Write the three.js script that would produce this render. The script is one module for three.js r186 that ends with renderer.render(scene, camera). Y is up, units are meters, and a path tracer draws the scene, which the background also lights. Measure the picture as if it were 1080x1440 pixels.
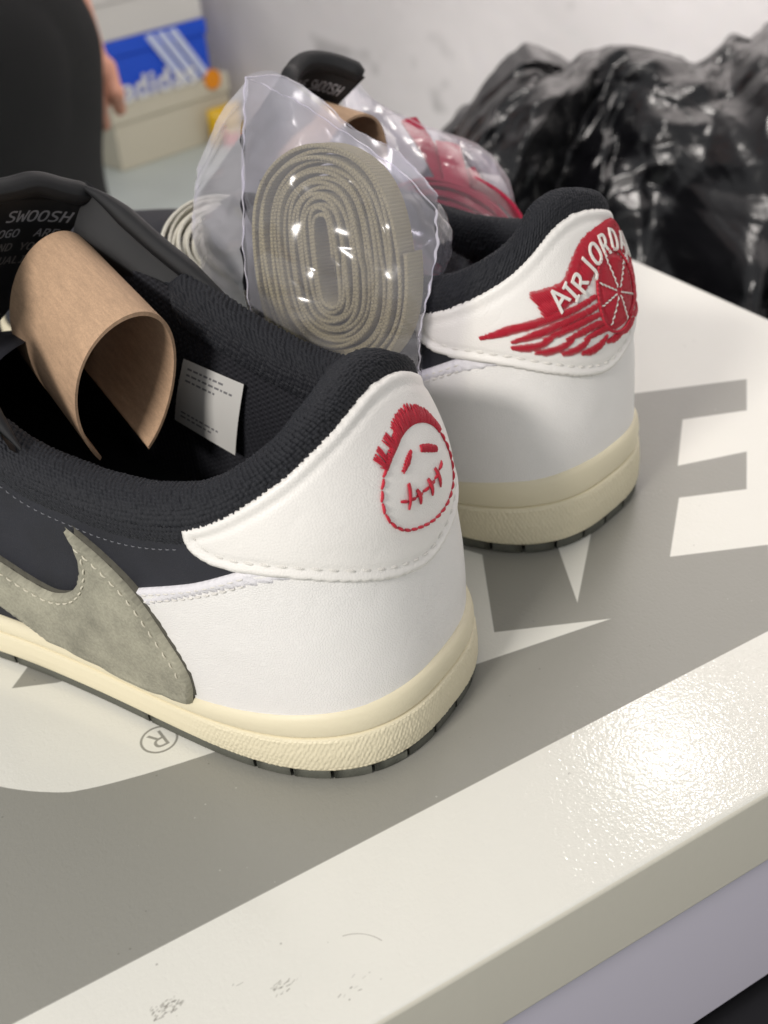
import * as THREE from 'three';
import { mergeGeometries, mergeVertices } from 'three/addons/utils/BufferGeometryUtils.js';
import { RoundedBoxGeometry } from 'three/addons/geometries/RoundedBoxGeometry.js';
import { MarchingCubes } from 'three/addons/objects/MarchingCubes.js';
import { FontLoader } from 'three/addons/loaders/FontLoader.js';
import { RectAreaLightUniformsLib } from 'three/addons/lights/RectAreaLightUniformsLib.js';
RectAreaLightUniformsLib.init();

// ---------- camera
const scene = new THREE.Scene();
const camera = new THREE.PerspectiveCamera(2 * Math.atan(720 / 1650) * 180 / Math.PI, 0.75, 0.02, 20);
camera.position.set(0, 0.21485, 0);
camera.rotation.order = 'YXZ';
camera.rotation.set(-0.59486, 0, -0.10108);
camera.focus = 0.285;
camera.userData.fStop = 17;
// ---------- light of the room: a soft even ambience, one lamp over the viewer's left shoulder, one lamp beyond the box
scene.background = new THREE.Color(0.5, 0.503, 0.51);
const renderer = new THREE.WebGLRenderer({ antialias: true });
renderer.toneMapping = THREE.LinearToneMapping;
renderer.toneMappingExposure = 1;
renderer.shadowMap.enabled = true;
const cardMat = new THREE.MeshStandardMaterial({ color: 0xf4f2ec, emissive: 0xfff6e6, emissiveIntensity: 1, roughness: 0.6 });
function lamp(name, pos, target, w, h, spin, color, intensity, label) {
  const g = new THREE.Group(); g.name = name; g.position.set(...pos); g.userData = { label, category: 'lamp' };
  g.lookAt(new THREE.Vector3(...target)); g.rotateZ(spin); scene.add(g);        // the group's +z looks at the target
  const body = new THREE.Mesh(new RoundedBoxGeometry(w + 0.03, h + 0.03, 0.03, 2, 0.008), new THREE.MeshStandardMaterial({ color: 0xd8d8d6, roughness: 0.5 }));
  body.name = 'lamp_housing'; body.position.z = -0.02; g.add(body);
  const face = new THREE.Mesh(new THREE.PlaneGeometry(w, h), cardMat); face.name = 'lamp_diffuser'; face.position.z = -0.0035; g.add(face);
  const l = new THREE.RectAreaLight(color, intensity, w, h); l.name = 'lamp_glow'; l.rotation.y = Math.PI; l.position.z = 0.004; g.add(l);
  return g;
}
lamp('ceiling_lamp', [-0.92, 1.12, 0.82], [0.02, 0.04, -0.27], 0.42, 0.18, 0.3, 0xfff9f3, 98, 'pale rectangular ceiling lamp above and behind the viewer');
lamp('ceiling_lamp_001', [0.46, 1.36, -1.47], [0.3, 0, -1.0], 0.20, 0.08, 0.55, 0xfffaf5, 23, 'pale rectangular ceiling lamp high beyond the black plastic bag');
lamp('added_wall_light', [0.02, 1.0, -1.06], [0.70, 0.80, -1.64], 0.30, 0.30, 0, 0xfff8f2, 90, 'added unseen square lamp that brightens the white wall');  // unseen lamp, added only to brighten the wall behind

// ---------- the sneaker's outer surface: S(a, y), a = arc length round the heel (cm, lateral negative), y = height (cm)
const lerp = (a, b, t) => a + (b - a) * t, clamp = (x, a, b) => Math.min(b, Math.max(a, x));
const smooth = (x, a, b) => { const t = clamp((x - a) / (b - a), 0, 1); return t * t * (3 - 2 * t); };
function curve(pts) {                                    // monotone-ish cubic through [x, y] pairs
  const n = pts.length, m = pts.map((p, i) => i === 0 ? (pts[1][1] - p[1]) / (pts[1][0] - p[0]) : i === n - 1 ? (p[1] - pts[i - 1][1]) / (p[0] - pts[i - 1][0])
    : (pts[i + 1][1] - pts[i - 1][1]) / (pts[i + 1][0] - pts[i - 1][0]));
  return (x) => {
    if (x <= pts[0][0]) return pts[0][1];
    if (x >= pts[n - 1][0]) return pts[n - 1][1];
    let i = 0; while (x > pts[i + 1][0]) i++;
    const h = pts[i + 1][0] - pts[i][0], t = (x - pts[i][0]) / h, t2 = t * t, t3 = t2 * t;
    return (2 * t3 - 3 * t2 + 1) * pts[i][1] + (t3 - 2 * t2 + t) * h * m[i] + (-2 * t3 + 3 * t2) * pts[i + 1][1] + (t3 - t2) * h * m[i + 1];
  };
}
const HEEL = 5.2, EXP = 2.7, TOE = 29.4;
const widen = curve([[0, 1], [5.2, 1], [9, 0.98], [12, 1.0], [15, 1.09], [19, 1.28], [22, 1.33], [24.5, 1.27]]);
function halfOutline(halfWidth, rear) {                  // table of [arc, x, z >= 0] from the rear centre to the toe
  const pts = [];
  for (let i = 0; i <= 60; i++) {
    const t = (i / 60) * Math.PI / 2;
    pts.push([rear + (HEEL - rear) * (1 - Math.pow(Math.cos(t), 2 / EXP)), halfWidth * Math.pow(Math.sin(t), 2 / EXP)]);
  }
  for (let x = HEEL + 0.25; x < 24.5; x += 0.25) pts.push([x, halfWidth * widen(x)]);
  const toeR = TOE - rear * 0.5 - 24.5;
  for (let i = 0; i <= 40; i++) { const t = (i / 40) * Math.PI / 2; pts.push([24.5 + toeR * Math.pow(Math.sin(t), 0.9), halfWidth * 1.27 * Math.pow(Math.cos(t), 0.8)]); }
  let s = 0;
  return pts.map((p, i) => { if (i) s += Math.hypot(p[0] - pts[i - 1][0], p[1] - pts[i - 1][1]); return [s, p[0], p[1]]; });
}
function along(table, a) {                               // [x, z] at signed arc length a
  const s = Math.min(Math.abs(a), table[table.length - 1][0]);
  let lo = 0, hi = table.length - 1;
  while (hi - lo > 1) { const m = (lo + hi) >> 1; if (table[m][0] > s) hi = m; else lo = m; }
  const t = (s - table[lo][0]) / Math.max(1e-9, table[hi][0] - table[lo][0]);
  return [lerp(table[lo][1], table[hi][1], t), lerp(table[lo][2], table[hi][2], t) * (a < 0 ? -1 : 1)];
}
const upperLine = halfOutline(3.7, 0.25), soleLine = halfOutline(3.9, 0);
const lean = (y) => { const t = (y - 2) / 8; return t <= 0 ? 0 : Math.pow(t, 1.5) - 0.14 * Math.sin(Math.PI * Math.min(t, 1)); };
function plan(a, y) {
  const [x, z] = along(upperLine, a), w = lean(y), k = Math.exp(-((x / 4) ** 2)), tip = smooth(y, 6.6, 10.4);
  return [x + (0.8 * w + 0.8 * tip) * k, y, z * (1 - 0.12 * w - 0.1 * tip * k)];
}
function S(a, y, out = 0) {
  const p = plan(a, y); if (!out) return p;
  const e = 0.02, A = plan(a - e * 4, y), B = plan(a + e * 4, y), C = plan(a, y - e), D = plan(a, y + e);
  const u = [B[0] - A[0], B[1] - A[1], B[2] - A[2]], v = [D[0] - C[0], D[1] - C[1], D[2] - C[2]];
  const n = [u[1] * v[2] - u[2] * v[1], u[2] * v[0] - u[0] * v[2], u[0] * v[1] - u[1] * v[0]], l = Math.hypot(...n) || 1;   // points outwards
  return [p[0] + n[0] / l * out, p[1] + n[1] / l * out, p[2] + n[2] / l * out];
}
const midTop = (a) => lerp(2.2, 1.6, smooth(Math.abs(a), 2, 9));
// ---------- seeded noise, textures, materials
function rng(seed) { let s = seed | 0; return () => { s = (s + 0x6d2b79f5) | 0; let t = Math.imul(s ^ (s >>> 15), 1 | s); t = (t + Math.imul(t ^ (t >>> 7), 61 | t)) ^ t; return ((t ^ (t >>> 14)) >>> 0) / 4294967296; }; }
const hash = (x, y, s) => { let h = Math.imul(x | 0, 374761393) + Math.imul(y | 0, 668265263) + Math.imul(s | 0, 2147483629 % 65521); h = Math.imul(h ^ (h >>> 13), 1274126177); return ((h ^ (h >>> 16)) >>> 0) / 4294967296; };
function vnoise(x, y, per = 0, s = 0) {
  const ix = Math.floor(x), iy = Math.floor(y), fx = x - ix, fy = y - iy, m = (i) => (per ? ((i % per) + per) % per : i);
  const u = fx * fx * (3 - 2 * fx), v = fy * fy * (3 - 2 * fy);
  return lerp(lerp(hash(m(ix), m(iy), s), hash(m(ix + 1), m(iy), s), u), lerp(hash(m(ix), m(iy + 1), s), hash(m(ix + 1), m(iy + 1), s), u), v);
}
function fbm(x, y, oct = 4, per = 0, s = 0) { let a = 0.5, t = 0, n = 0; for (let i = 0; i < oct; i++) { t += a * vnoise(x, y, per, s + i * 7); n += a; a *= 0.5; x *= 2; y *= 2; per *= 2; } return t / n; }
const ridge = (x) => 1 - Math.abs(2 * x - 1);
const hash3 = (x, y, z, s) => hash(x + Math.imul(z, 7919), y + Math.imul(z, 104729), s);
function noise3(x, y, z, s = 0) {
  const ix = Math.floor(x), iy = Math.floor(y), iz = Math.floor(z), f = [x - ix, y - iy, z - iz].map((t) => t * t * (3 - 2 * t));
  const c = (a, b, d) => hash3(ix + a, iy + b, iz + d, s);
  return lerp(lerp(lerp(c(0, 0, 0), c(1, 0, 0), f[0]), lerp(c(0, 1, 0), c(1, 1, 0), f[0]), f[1]), lerp(lerp(c(0, 0, 1), c(1, 0, 1), f[0]), lerp(c(0, 1, 1), c(1, 1, 1), f[0]), f[1]), f[2]);
}
const fbm3 = (x, y, z, o = 3, s = 0) => { let a = 0.5, t = 0, n = 0; for (let i = 0; i < o; i++) { t += a * noise3(x, y, z, s + i); n += a; a *= 0.5; x *= 2.03; y *= 2.03; z *= 2.03; } return t / n; };
function worley(x, y, per, s) { let b = 9, b2 = 9; const ix = Math.floor(x), iy = Math.floor(y), m = (i) => ((i % per) + per) % per; for (let j = -1; j <= 1; j++) for (let i = -1; i <= 1; i++) { const px = ix + i + hash(m(ix + i), m(iy + j), s), py = iy + j + hash(m(ix + i), m(iy + j), s + 31), d = Math.hypot(px - x, py - y); if (d < b) { b2 = b; b = d; } else if (d < b2) b2 = d; } return [b, b2]; }
function tex(n, metres, fn, color = false) {             // fn(u, v in 0..1) -> grey value or [r, g, b] (0..1); repeats every `metres`
  const d = new Uint8Array(n * n * 4);
  for (let j = 0; j < n; j++) for (let i = 0; i < n; i++) { const v = fn(i / n, j / n), o = (j * n + i) * 4; for (let c = 0; c < 3; c++) d[o + c] = clamp(Math.round((Array.isArray(v) ? v[c] : v) * 255), 0, 255); d[o + 3] = 255; }
  const t = new THREE.DataTexture(d, n, n); t.wrapS = t.wrapT = THREE.RepeatWrapping; t.magFilter = THREE.LinearFilter; t.minFilter = THREE.LinearMipmapLinearFilter; t.generateMipmaps = true;
  if (color) t.colorSpace = THREE.SRGBColorSpace;
  t.repeat.set(1 / metres, 1 / metres); t.needsUpdate = true; return t;
}
const std = (o) => new THREE.MeshPhysicalMaterial(o);
const leatherBump = tex(512, 0.024, (u, v) => { const [a, b] = worley(u * 34, v * 34, 34, 3); return 0.35 + 0.5 * smooth(b - a, 0.02, 0.35) * (0.8 + 0.2 * vnoise(u * 60, v * 60, 60, 5)) - 0.25 * smooth(fbm(u * 5 + 2 * fbm(u * 6, v * 6, 2, 6, 9), v * 17, 3, 0, 11), 0.62, 0.75) * 0; });
const creaseBump = tex(512, 0.05, (u, v) => {             // fine leather grain with shallow slanting creases
  const [a, b] = worley(u * 70, v * 70, 70, 4), w = Math.abs(vnoise((u + v) * 26 + 1.6 * vnoise(u * 8, v * 8, 8, 2), (u - v) * 4 + 20, 0, 6) - 0.5) * 2;
  return 0.5 + 0.2 * smooth(b - a, 0.02, 0.3) - 0.35 * (1 - smooth(w, 0, 0.16)) * smooth(vnoise(u * 4, v * 4, 4, 8), 0.4, 0.8);
});
const suedeColor = tex(512, 0.05, (u, v) => { const m = fbm(u * 5, v * 5, 3, 5, 21), f = fbm(u * 90, v * 90, 2, 90, 23); const k = 0.80 + 0.34 * m + 0.16 * (f - 0.5); return [0.60 * k, 0.59 * k, 0.525 * k]; }, true);
const suedeBump = tex(512, 0.03, (u, v) => fbm(u * 110, v * 110, 2, 110, 25) * 0.7 + 0.3 * fbm(u * 14, v * 14, 2, 14, 26));
const nubuckColor = tex(512, 0.05, (u, v) => { const m = fbm(u * 6, v * 6, 4, 6, 31), f = vnoise(u * 220, v * 220, 220, 33), k = 0.85 + 0.3 * m + (f > 0.93 ? 0.5 : 0) * 0.5; return [0.125 * k, 0.13 * k, 0.16 * k]; }, true);
const rubberBump = tex(256, 0.02, (u, v) => fbm(u * 40, v * 40, 3, 40, 43));
const kraftColor = tex(512, 0.05, (u, v) => { const k = 0.9 + 0.12 * fbm(u * 60, v * 14, 3, 0, 51) + 0.1 * (vnoise(u * 240, v * 120, 240, 53) - 0.5) + 0.06 * fbm(u * 4, v * 4, 2, 4, 54); return [0.735 * k, 0.61 * k, 0.495 * k]; }, true);
const meshBump = tex(256, 0.0128, (u, v) => {             // woven lining: staggered columns of small loops
  const x = u * 8, y = v * 8, i = Math.floor(x), yy = y + (i % 2) * 0.5; const fx = x - i - 0.5, fy = yy - Math.floor(yy) - 0.5; return clamp(1 - 2.6 * Math.hypot(fx * 1.0, (fy + 0.35 * fx * (i % 2 ? 1 : -1)) * 0.85), 0, 1);
});
const weaveBump = tex(256, 0.004, (u, v) => { const x = u * 4, y = v * 4, i = Math.floor(x), fx = x - i - 0.5, t = y + (i % 2 ? fx : -fx) * 1.2, f = t - Math.floor(t) - 0.5; return clamp(1 - 2.1 * Math.hypot(fx * 0.9, f), 0, 1); });
const threadBump = tex(128, 0.0016, (u, v) => 0.5 + 0.5 * Math.sin((u * 4 + v * 2) * 2 * Math.PI));
const peelBump = tex(512, 0.03, (u, v) => 0.6 * fbm(u * 20, v * 20, 3, 20, 61) + 0.4 * fbm(u * 7, v * 7, 2, 7, 63));
const crinkleBump = tex(512, 0.03, (u, v) => 0.65 * ridge(fbm(u * 17, v * 17, 3, 17, 67)) + 0.35 * fbm(u * 40, v * 40, 2, 40, 69));
const crumpleWaves = (() => { const r = rng(23), w = []; for (let i = 0; i < 14; i++) { const a = Math.round((r() - 0.5) * (4 + i * 1.6)), b = Math.round((r() - 0.5) * (4 + i * 1.6)); if (a || b) w.push([a, b, r(), 1 / Math.hypot(a, b)]); } return w; })();
const crumpleBump = tex(512, 0.22, (u, v) => { const x = u + 0.03 * vnoise(u * 6, v * 6, 6, 2), y = v + 0.03 * vnoise(u * 6, v * 6, 6, 3); let d = 0; for (const [a, b, c, m] of crumpleWaves) { const t = x * a + y * b + c; d += m * (Math.abs(t - Math.floor(t) - 0.5) * 4 - 1) * vnoise(u * 4 + c * 9, v * 4, 4, 5); } return clamp(0.5 + 0.35 * d, 0, 1); });
const plasterBump = tex(512, 0.6, (u, v) => fbm(u * 24, v * 24, 4, 24, 71));
const plasterColor = tex(512, 1.1, (u, v) => { const k = 0.93 + 0.1 * fbm(u * 5, v * 5, 4, 5, 73) - 0.16 * smooth(fbm(u * 11, v * 11, 3, 11, 75), 0.66, 0.8); return [0.87 * k, 0.855 * k, 0.86 * k]; }, true);
const floorColor = tex(512, 0.9, (u, v) => { const k = 0.94 + 0.1 * fbm(u * 6, v * 6, 4, 6, 77); return [0.75 * k, 0.78 * k, 0.76 * k]; }, true);
const clothBump = tex(256, 0.01, (u, v) => 0.5 + 0.25 * Math.sin(u * 40 * 2 * Math.PI) + 0.25 * Math.sin(v * 40 * 2 * Math.PI));

const M = {
  tab: std({ color: 0xefece7, roughness: 0.42, bumpMap: creaseBump, bumpScale: 0.00022, sheen: 0 }),
  leather: std({ color: 0xefedea, roughness: 0.4, bumpMap: leatherBump, bumpScale: 0.00014 }),
  hem: std({ color: 0xe6e4e8, roughness: 0.5, bumpMap: leatherBump, bumpScale: 0.0001 }),
  whiteThread: std({ color: 0xe9e6df, roughness: 0.75, bumpMap: threadBump, bumpScale: 0.0001 }),
  suede: std({ map: suedeColor, roughness: 0.95, bumpMap: suedeBump, bumpScale: 0.00018, sheen: 0.4, sheenColor: new THREE.Color(0.5, 0.48, 0.42), sheenRoughness: 0.6 }),
  suedeEdge: std({ color: 0x55534a, roughness: 1 }),
  darkThread: std({ color: 0x6a6b70, roughness: 0.8 }),
  tanThread: std({ color: 0xc9c4b2, roughness: 0.8 }),
  nubuck: std({ map: nubuckColor, roughness: 0.72, bumpMap: suedeBump, bumpScale: 0.00012 }),
  cream: std({ color: 0xe3dabd, roughness: 0.5, bumpMap: rubberBump, bumpScale: 0.00004 }),
  stipple: std({ color: 0xe3dabd, roughness: 0.55, bumpMap: rubberBump, bumpScale: 0.00004 }),
  outsole: std({ color: 0x5a5b52, roughness: 0.8, bumpMap: rubberBump, bumpScale: 0.0001 }),
  outsoleDark: std({ color: 0x5a5b52, roughness: 0.8 }),
  knit: std({ color: 0x16181f, roughness: 0.7, sheen: 0.5, sheenColor: new THREE.Color(0.25, 0.27, 0.32), sheenRoughness: 0.45, bumpMap: clothBump, bumpScale: 0.00005 }),
  lining: std({ color: 0x1c1d24, roughness: 0.8, bumpMap: meshBump, bumpScale: 0.0004, sheen: 0.3, sheenColor: new THREE.Color(0.25, 0.27, 0.32), sheenRoughness: 0.5 }),
  satin: std({ color: 0x0e0f12, roughness: 0.55, bumpMap: clothBump, bumpScale: 0.00006, sheen: 0.15, sheenColor: new THREE.Color(0.3, 0.3, 0.32), sheenRoughness: 0.4 }),
  insole: std({ color: 0x0d0e12, roughness: 0.9 }),
  red: std({ color: 0xc01a33, roughness: 0.42, sheen: 0.3, sheenColor: new THREE.Color(0.8, 0.3, 0.3), sheenRoughness: 0.35, bumpMap: threadBump, bumpScale: 0.00006 }),
  kraft: std({ map: kraftColor, roughness: 0.85, side: THREE.DoubleSide }),
  paper: std({ color: 0xd9d8d4, roughness: 0.8 }),
};

// ---------- building helpers
const names = {};
function numbered(n) { const k = names[n] = (names[n] ?? -1) + 1; return k ? n + '_' + String(k).padStart(3, '0') : n; }
function thing(name, label, category, pos = [0, 0, 0], turn = 0, group) {
  const g = new THREE.Group(); g.name = numbered(name); g.position.set(...pos); g.rotation.y = turn; g.userData = { label, category }; if (group) g.userData.group = group; scene.add(g); return g;
}
function part(name, geo, mat, parent, extra) { const m = new THREE.Mesh(geo, mat); m.name = name; m.castShadow = m.receiveShadow = true; if (extra) Object.assign(m.userData, extra); parent.add(m); return m; }
function struct(name, geo, mat) { const m = part(name, geo, mat, scene); m.userData.kind = 'structure'; return m; }
function tag(m, label, category, group) { m.userData.label = label; m.userData.category = category; if (group) m.userData.group = group; return m; }
function geom(pos, uv, idx) { const g = new THREE.BufferGeometry(); g.setAttribute('position', new THREE.Float32BufferAttribute(pos, 3)); g.setAttribute('uv', new THREE.Float32BufferAttribute(uv, 2)); g.setIndex(idx); g.computeVertexNormals(); return g; }
function grid(nu, nv, fn, closeU = false) {               // fn(u, v) -> [x, y, z, uvx, uvy]; normals smoothed across a closed seam
  const pos = [], uv = [], idx = [];
  for (let i = 0; i <= nu; i++) for (let j = 0; j <= nv; j++) { const p = fn(i / nu, j / nv); pos.push(p[0], p[1], p[2]); uv.push(p[3] ?? i / nu, p[4] ?? j / nv); }
  for (let i = 0; i < nu; i++) for (let j = 0; j < nv; j++) { const a = i * (nv + 1) + j, b = a + nv + 1; idx.push(a, b, b + 1, a, b + 1, a + 1); }
  const g = geom(pos, uv, idx);
  if (closeU) { const n = g.attributes.normal; for (let j = 0; j <= nv; j++) { const a = j, b = nu * (nv + 1) + j, v = new THREE.Vector3(n.getX(a) + n.getX(b), n.getY(a) + n.getY(b), n.getZ(a) + n.getZ(b)).normalize(); n.setXYZ(a, v.x, v.y, v.z); n.setXYZ(b, v.x, v.y, v.z); } }
  return g;
}
function sweep(path, ring, opts = {}) {                  // path: Vector3[], ring(i, n) -> [[a, b], ...] in the frame (side, up); closed rings
  const n = path.length, pos = [], uv = [], idx = [], up0 = opts.up ?? new THREE.Vector3(0, 1, 0), T = new THREE.Vector3(), Sd = new THREE.Vector3(), U = new THREE.Vector3(); let len = 0, k = 0;
  for (let i = 0; i < n; i++) {
    T.subVectors(path[Math.min(i + 1, n - 1)], path[Math.max(i - 1, 0)]).normalize();
    if (i) len += path[i].distanceTo(path[i - 1]);
    Sd.crossVectors(T, typeof up0 === 'function' ? up0(i) : up0).normalize(); U.crossVectors(Sd, T);
    const r = ring(i, n); k = r.length; let w = 0;
    for (let j = 0; j <= k; j++) { const q = r[j % k], pq = r[(j + k - 1) % k]; if (j) w += Math.hypot(q[0] - pq[0], q[1] - pq[1]); pos.push(path[i].x + Sd.x * q[0] + U.x * q[1], path[i].y + Sd.y * q[0] + U.y * q[1], path[i].z + Sd.z * q[0] + U.z * q[1]); uv.push(len, w); }
  }
  for (let i = 0; i < n - 1; i++) for (let j = 0; j < k; j++) { const a = i * (k + 1) + j, b = a + k + 1; idx.push(a, a + 1, b + 1, a, b + 1, b); }
  if (opts.caps !== false) for (const i of [0, n - 1]) { const c = pos.length / 3; pos.push(path[i].x, path[i].y, path[i].z); uv.push(0, 0); for (let j = 0; j < k; j++) { const a = i * (k + 1) + j; if (i) idx.push(a, a + 1, c); else idx.push(a + 1, a, c); } }
  return geom(pos, uv, idx);
}
const circleRing = (rx, ry, k) => Array.from({ length: k }, (_, j) => [rx * Math.cos(j / k * 2 * Math.PI), ry * Math.sin(j / k * 2 * Math.PI)]);
const catmull = (pts, n, closed = false) => new THREE.CatmullRomCurve3(pts.map((p) => new THREE.Vector3(...p)), closed).getSpacedPoints(n);
function sheet(rows, nu, nv, wrinkle) {                  // bicubic surface through a grid of control points, displaced along its normal
  const R = rows.length, cols = rows.map((r) => new THREE.CatmullRomCurve3(r.map((p) => new THREE.Vector3(...p))));
  const P = []; for (let i = 0; i <= nu; i++) { const c = new THREE.CatmullRomCurve3(cols.map((k) => k.getPoint(i / nu))); P.push(Array.from({ length: nv + 1 }, (_, j) => c.getPoint(j / nv))); }
  const g = grid(nu, nv, (u, v) => { const p = P[Math.round(u * nu)][Math.round(v * nv)]; return [p.x, p.y, p.z]; });
  if (wrinkle) { const p = g.attributes.position, n = g.attributes.normal; for (let k = 0; k < p.count; k++) { const u = g.attributes.uv.getX(k), v = g.attributes.uv.getY(k), w = wrinkle(p.getX(k), p.getY(k), p.getZ(k), u, v); p.setXYZ(k, p.getX(k) + n.getX(k) * w, p.getY(k) + n.getY(k) * w, p.getZ(k) + n.getZ(k) * w); } g.computeVertexNormals(); }
  return g;
}
const cm = (g) => g.scale(0.01, 0.01, 0.01);
function metricUV(g, s = 0.01) { const u = g.attributes.uv; for (let i = 0; i < u.count; i++) u.setXY(i, u.getX(i) * s, u.getY(i) * s); return g; }


// ---------- panels, stitches and threads that lie on the sneaker's surface
function inside(poly, x, y) { let c = false; for (let i = 0, j = poly.length - 1; i < poly.length; j = i++) if ((poly[i][1] > y) !== (poly[j][1] > y) && x < (poly[j][0] - poly[i][0]) * (y - poly[i][1]) / (poly[j][1] - poly[i][1]) + poly[i][0]) c = !c; return c; }
function edgeDist(poly, x, y) { let m = 1e9; for (let i = 0, j = poly.length - 1; i < poly.length; j = i++) { const ax = poly[j][0], ay = poly[j][1], bx = poly[i][0] - ax, by = poly[i][1] - ay, t = clamp(((x - ax) * bx + (y - ay) * by) / (bx * bx + by * by || 1), 0, 1), d = Math.hypot(x - ax - t * bx, y - ay - t * by); if (d < m) m = d; } return m; }
function smoothPoly(pts, n, closed = true) { const c = new THREE.CatmullRomCurve3(pts.map((p) => new THREE.Vector3(p[0], p[1], 0)), closed, 'centripetal').getSpacedPoints(n); if (closed) c.pop(); return c.map((p) => [p.x, p.y]); }
function clipCell(poly, x0, x1, y0, y1) {
  let out = poly;
  for (const [ax, val, sgn] of [[0, x0, 1], [0, x1, -1], [1, y0, 1], [1, y1, -1]]) {
    const src = out; out = [];
    for (let i = 0; i < src.length; i++) { const p = src[i], q = src[(i + 1) % src.length], pi = (p[ax] - val) * sgn >= 0, qi = (q[ax] - val) * sgn >= 0; if (pi) out.push(p); if (pi !== qi) { const t = (val - p[ax]) / (q[ax] - p[ax]); out.push([lerp(p[0], q[0], t), lerp(p[1], q[1], t)]); } }
    if (out.length < 3) return null;
  }
  return out;
}
// A sheet of leather cut to a polygon in (a, y), laid on the surface at `base`, `thick` cm thick, its edge rounded; a seam line may press a groove parallel to the edge
function panel(poly, { base = 0, thick = 0.12, cell = 0.09, round = 0.12, groove = 0, grooveAt = 0.28, relief = null, rough = 0 }) {
  const xs = poly.map((p) => p[0]), ys = poly.map((p) => p[1]), x0 = Math.min(...xs), x1 = Math.max(...xs), y0 = Math.min(...ys), y1 = Math.max(...ys);
  const map = new Map(), pos = [], uv = [], idx = [];
  const vert = (x, y) => {
    const k = Math.round(x * 4000) + ',' + Math.round(y * 4000); let i = map.get(k); if (i !== undefined) return i;
    const d = edgeDist(poly, x, y), e = 1 - Math.min(d / round, 1); let o = d < 1e-4 ? base - 0.06 : base + thick * Math.sqrt(1 - e * e);
    if (groove && d > 1e-4) o -= groove * Math.exp(-(((d - grooveAt) / 0.07) ** 2));
    if (relief && d > 1e-4) o += relief(x, y, d);
    i = pos.length / 3; map.set(k, i); pos.push(...S(x, y, o)); uv.push(x * 0.01, y * 0.01); return i;
  };
  const nx = Math.ceil((x1 - x0) / cell), ny = Math.ceil((y1 - y0) / cell);
  for (let i = 0; i < nx; i++) for (let j = 0; j < ny; j++) {
    const a = x0 + i * cell, b = a + cell, c = y0 + j * cell, d = c + cell, md = edgeDist(poly, a + cell / 2, c + cell / 2);
    if (md > cell) { if (inside(poly, a + cell / 2, c + cell / 2)) { const A = vert(a, c), B = vert(b, c), C = vert(b, d), D = vert(a, d); idx.push(A, B, C, A, C, D); } continue; }
    const q = clipCell(poly, a, b, c, d); if (!q) continue;
    const pts = q.filter((p, n) => { const r = q[(n + q.length - 1) % q.length]; return Math.hypot(p[0] - r[0], p[1] - r[1]) > 1e-5; }); if (pts.length < 3) continue;
    const ids = pts.map((p) => vert(p[0], p[1])), ccw = THREE.ShapeUtils.area(pts.map((p) => new THREE.Vector2(...p))) > 0, v2 = pts.map((p) => new THREE.Vector2(...p));
    for (const f of THREE.ShapeUtils.triangulateShape(v2, [])) { const t = [ids[f[0]], ids[f[1]], ids[f[2]]]; if (t[0] === t[1] || t[1] === t[2] || t[0] === t[2]) continue; const ar = (v2[f[1]].x - v2[f[0]].x) * (v2[f[2]].y - v2[f[0]].y) - (v2[f[2]].x - v2[f[0]].x) * (v2[f[1]].y - v2[f[0]].y); idx.push(t[0], ar > 0 ? t[1] : t[2], ar > 0 ? t[2] : t[1]); }
  }
  return geom(pos, uv, idx);
}
// One thread laid from p to q on the surface, bulging by `h` in the middle
function strand(p, q, r, base, h = 0.03, k = 6, segs = 4) {
  const path = []; for (let i = 0; i <= segs; i++) { const t = i / segs; path.push(new THREE.Vector3(...S(lerp(p[0], q[0], t), lerp(p[1], q[1], t), base + h * Math.sin(Math.PI * t) - 0.012 * (i === 0 || i === segs ? 1 : 0)))); }
  const m = S(p[0], p[1], 1), c = S(p[0], p[1], 0.001);
  return metricUV(sweep(path, (i, n) => { const s = i === 0 || i === n - 1 ? 0.7 : 1; return circleRing(r * s, r * s, k); }, { up: new THREE.Vector3(m[0] - c[0], m[1] - c[1], m[2] - c[2]) }));
}
function stitchLine(pts, base, len = 0.26, gap = 0.09, r = 0.034, h = 0.02) {   // a row of stitches along a polyline in (a, y)
  const c = new THREE.CatmullRomCurve3(pts.map((p) => new THREE.Vector3(p[0], p[1], 0)), false, 'centripetal'), L = c.getLength(), n = Math.max(1, Math.floor(L / (len + gap))), out = [];
  for (let i = 0; i < n; i++) { const a = c.getPointAt((i + 0.1) / n), b = c.getPointAt(Math.min(1, (i + len / (len + gap)) / n)), dx = b.x - a.x, dy = b.y - a.y, l = Math.hypot(dx, dy) || 1, s = 0.16; out.push(strand([a.x - dy * s * 0.3, a.y + dx * s * 0.3], [b.x + dy * s * 0.3, b.y - dx * s * 0.3], r, base, h, 6, 3)); }
  return mergeGeometries(out);
}
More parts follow.
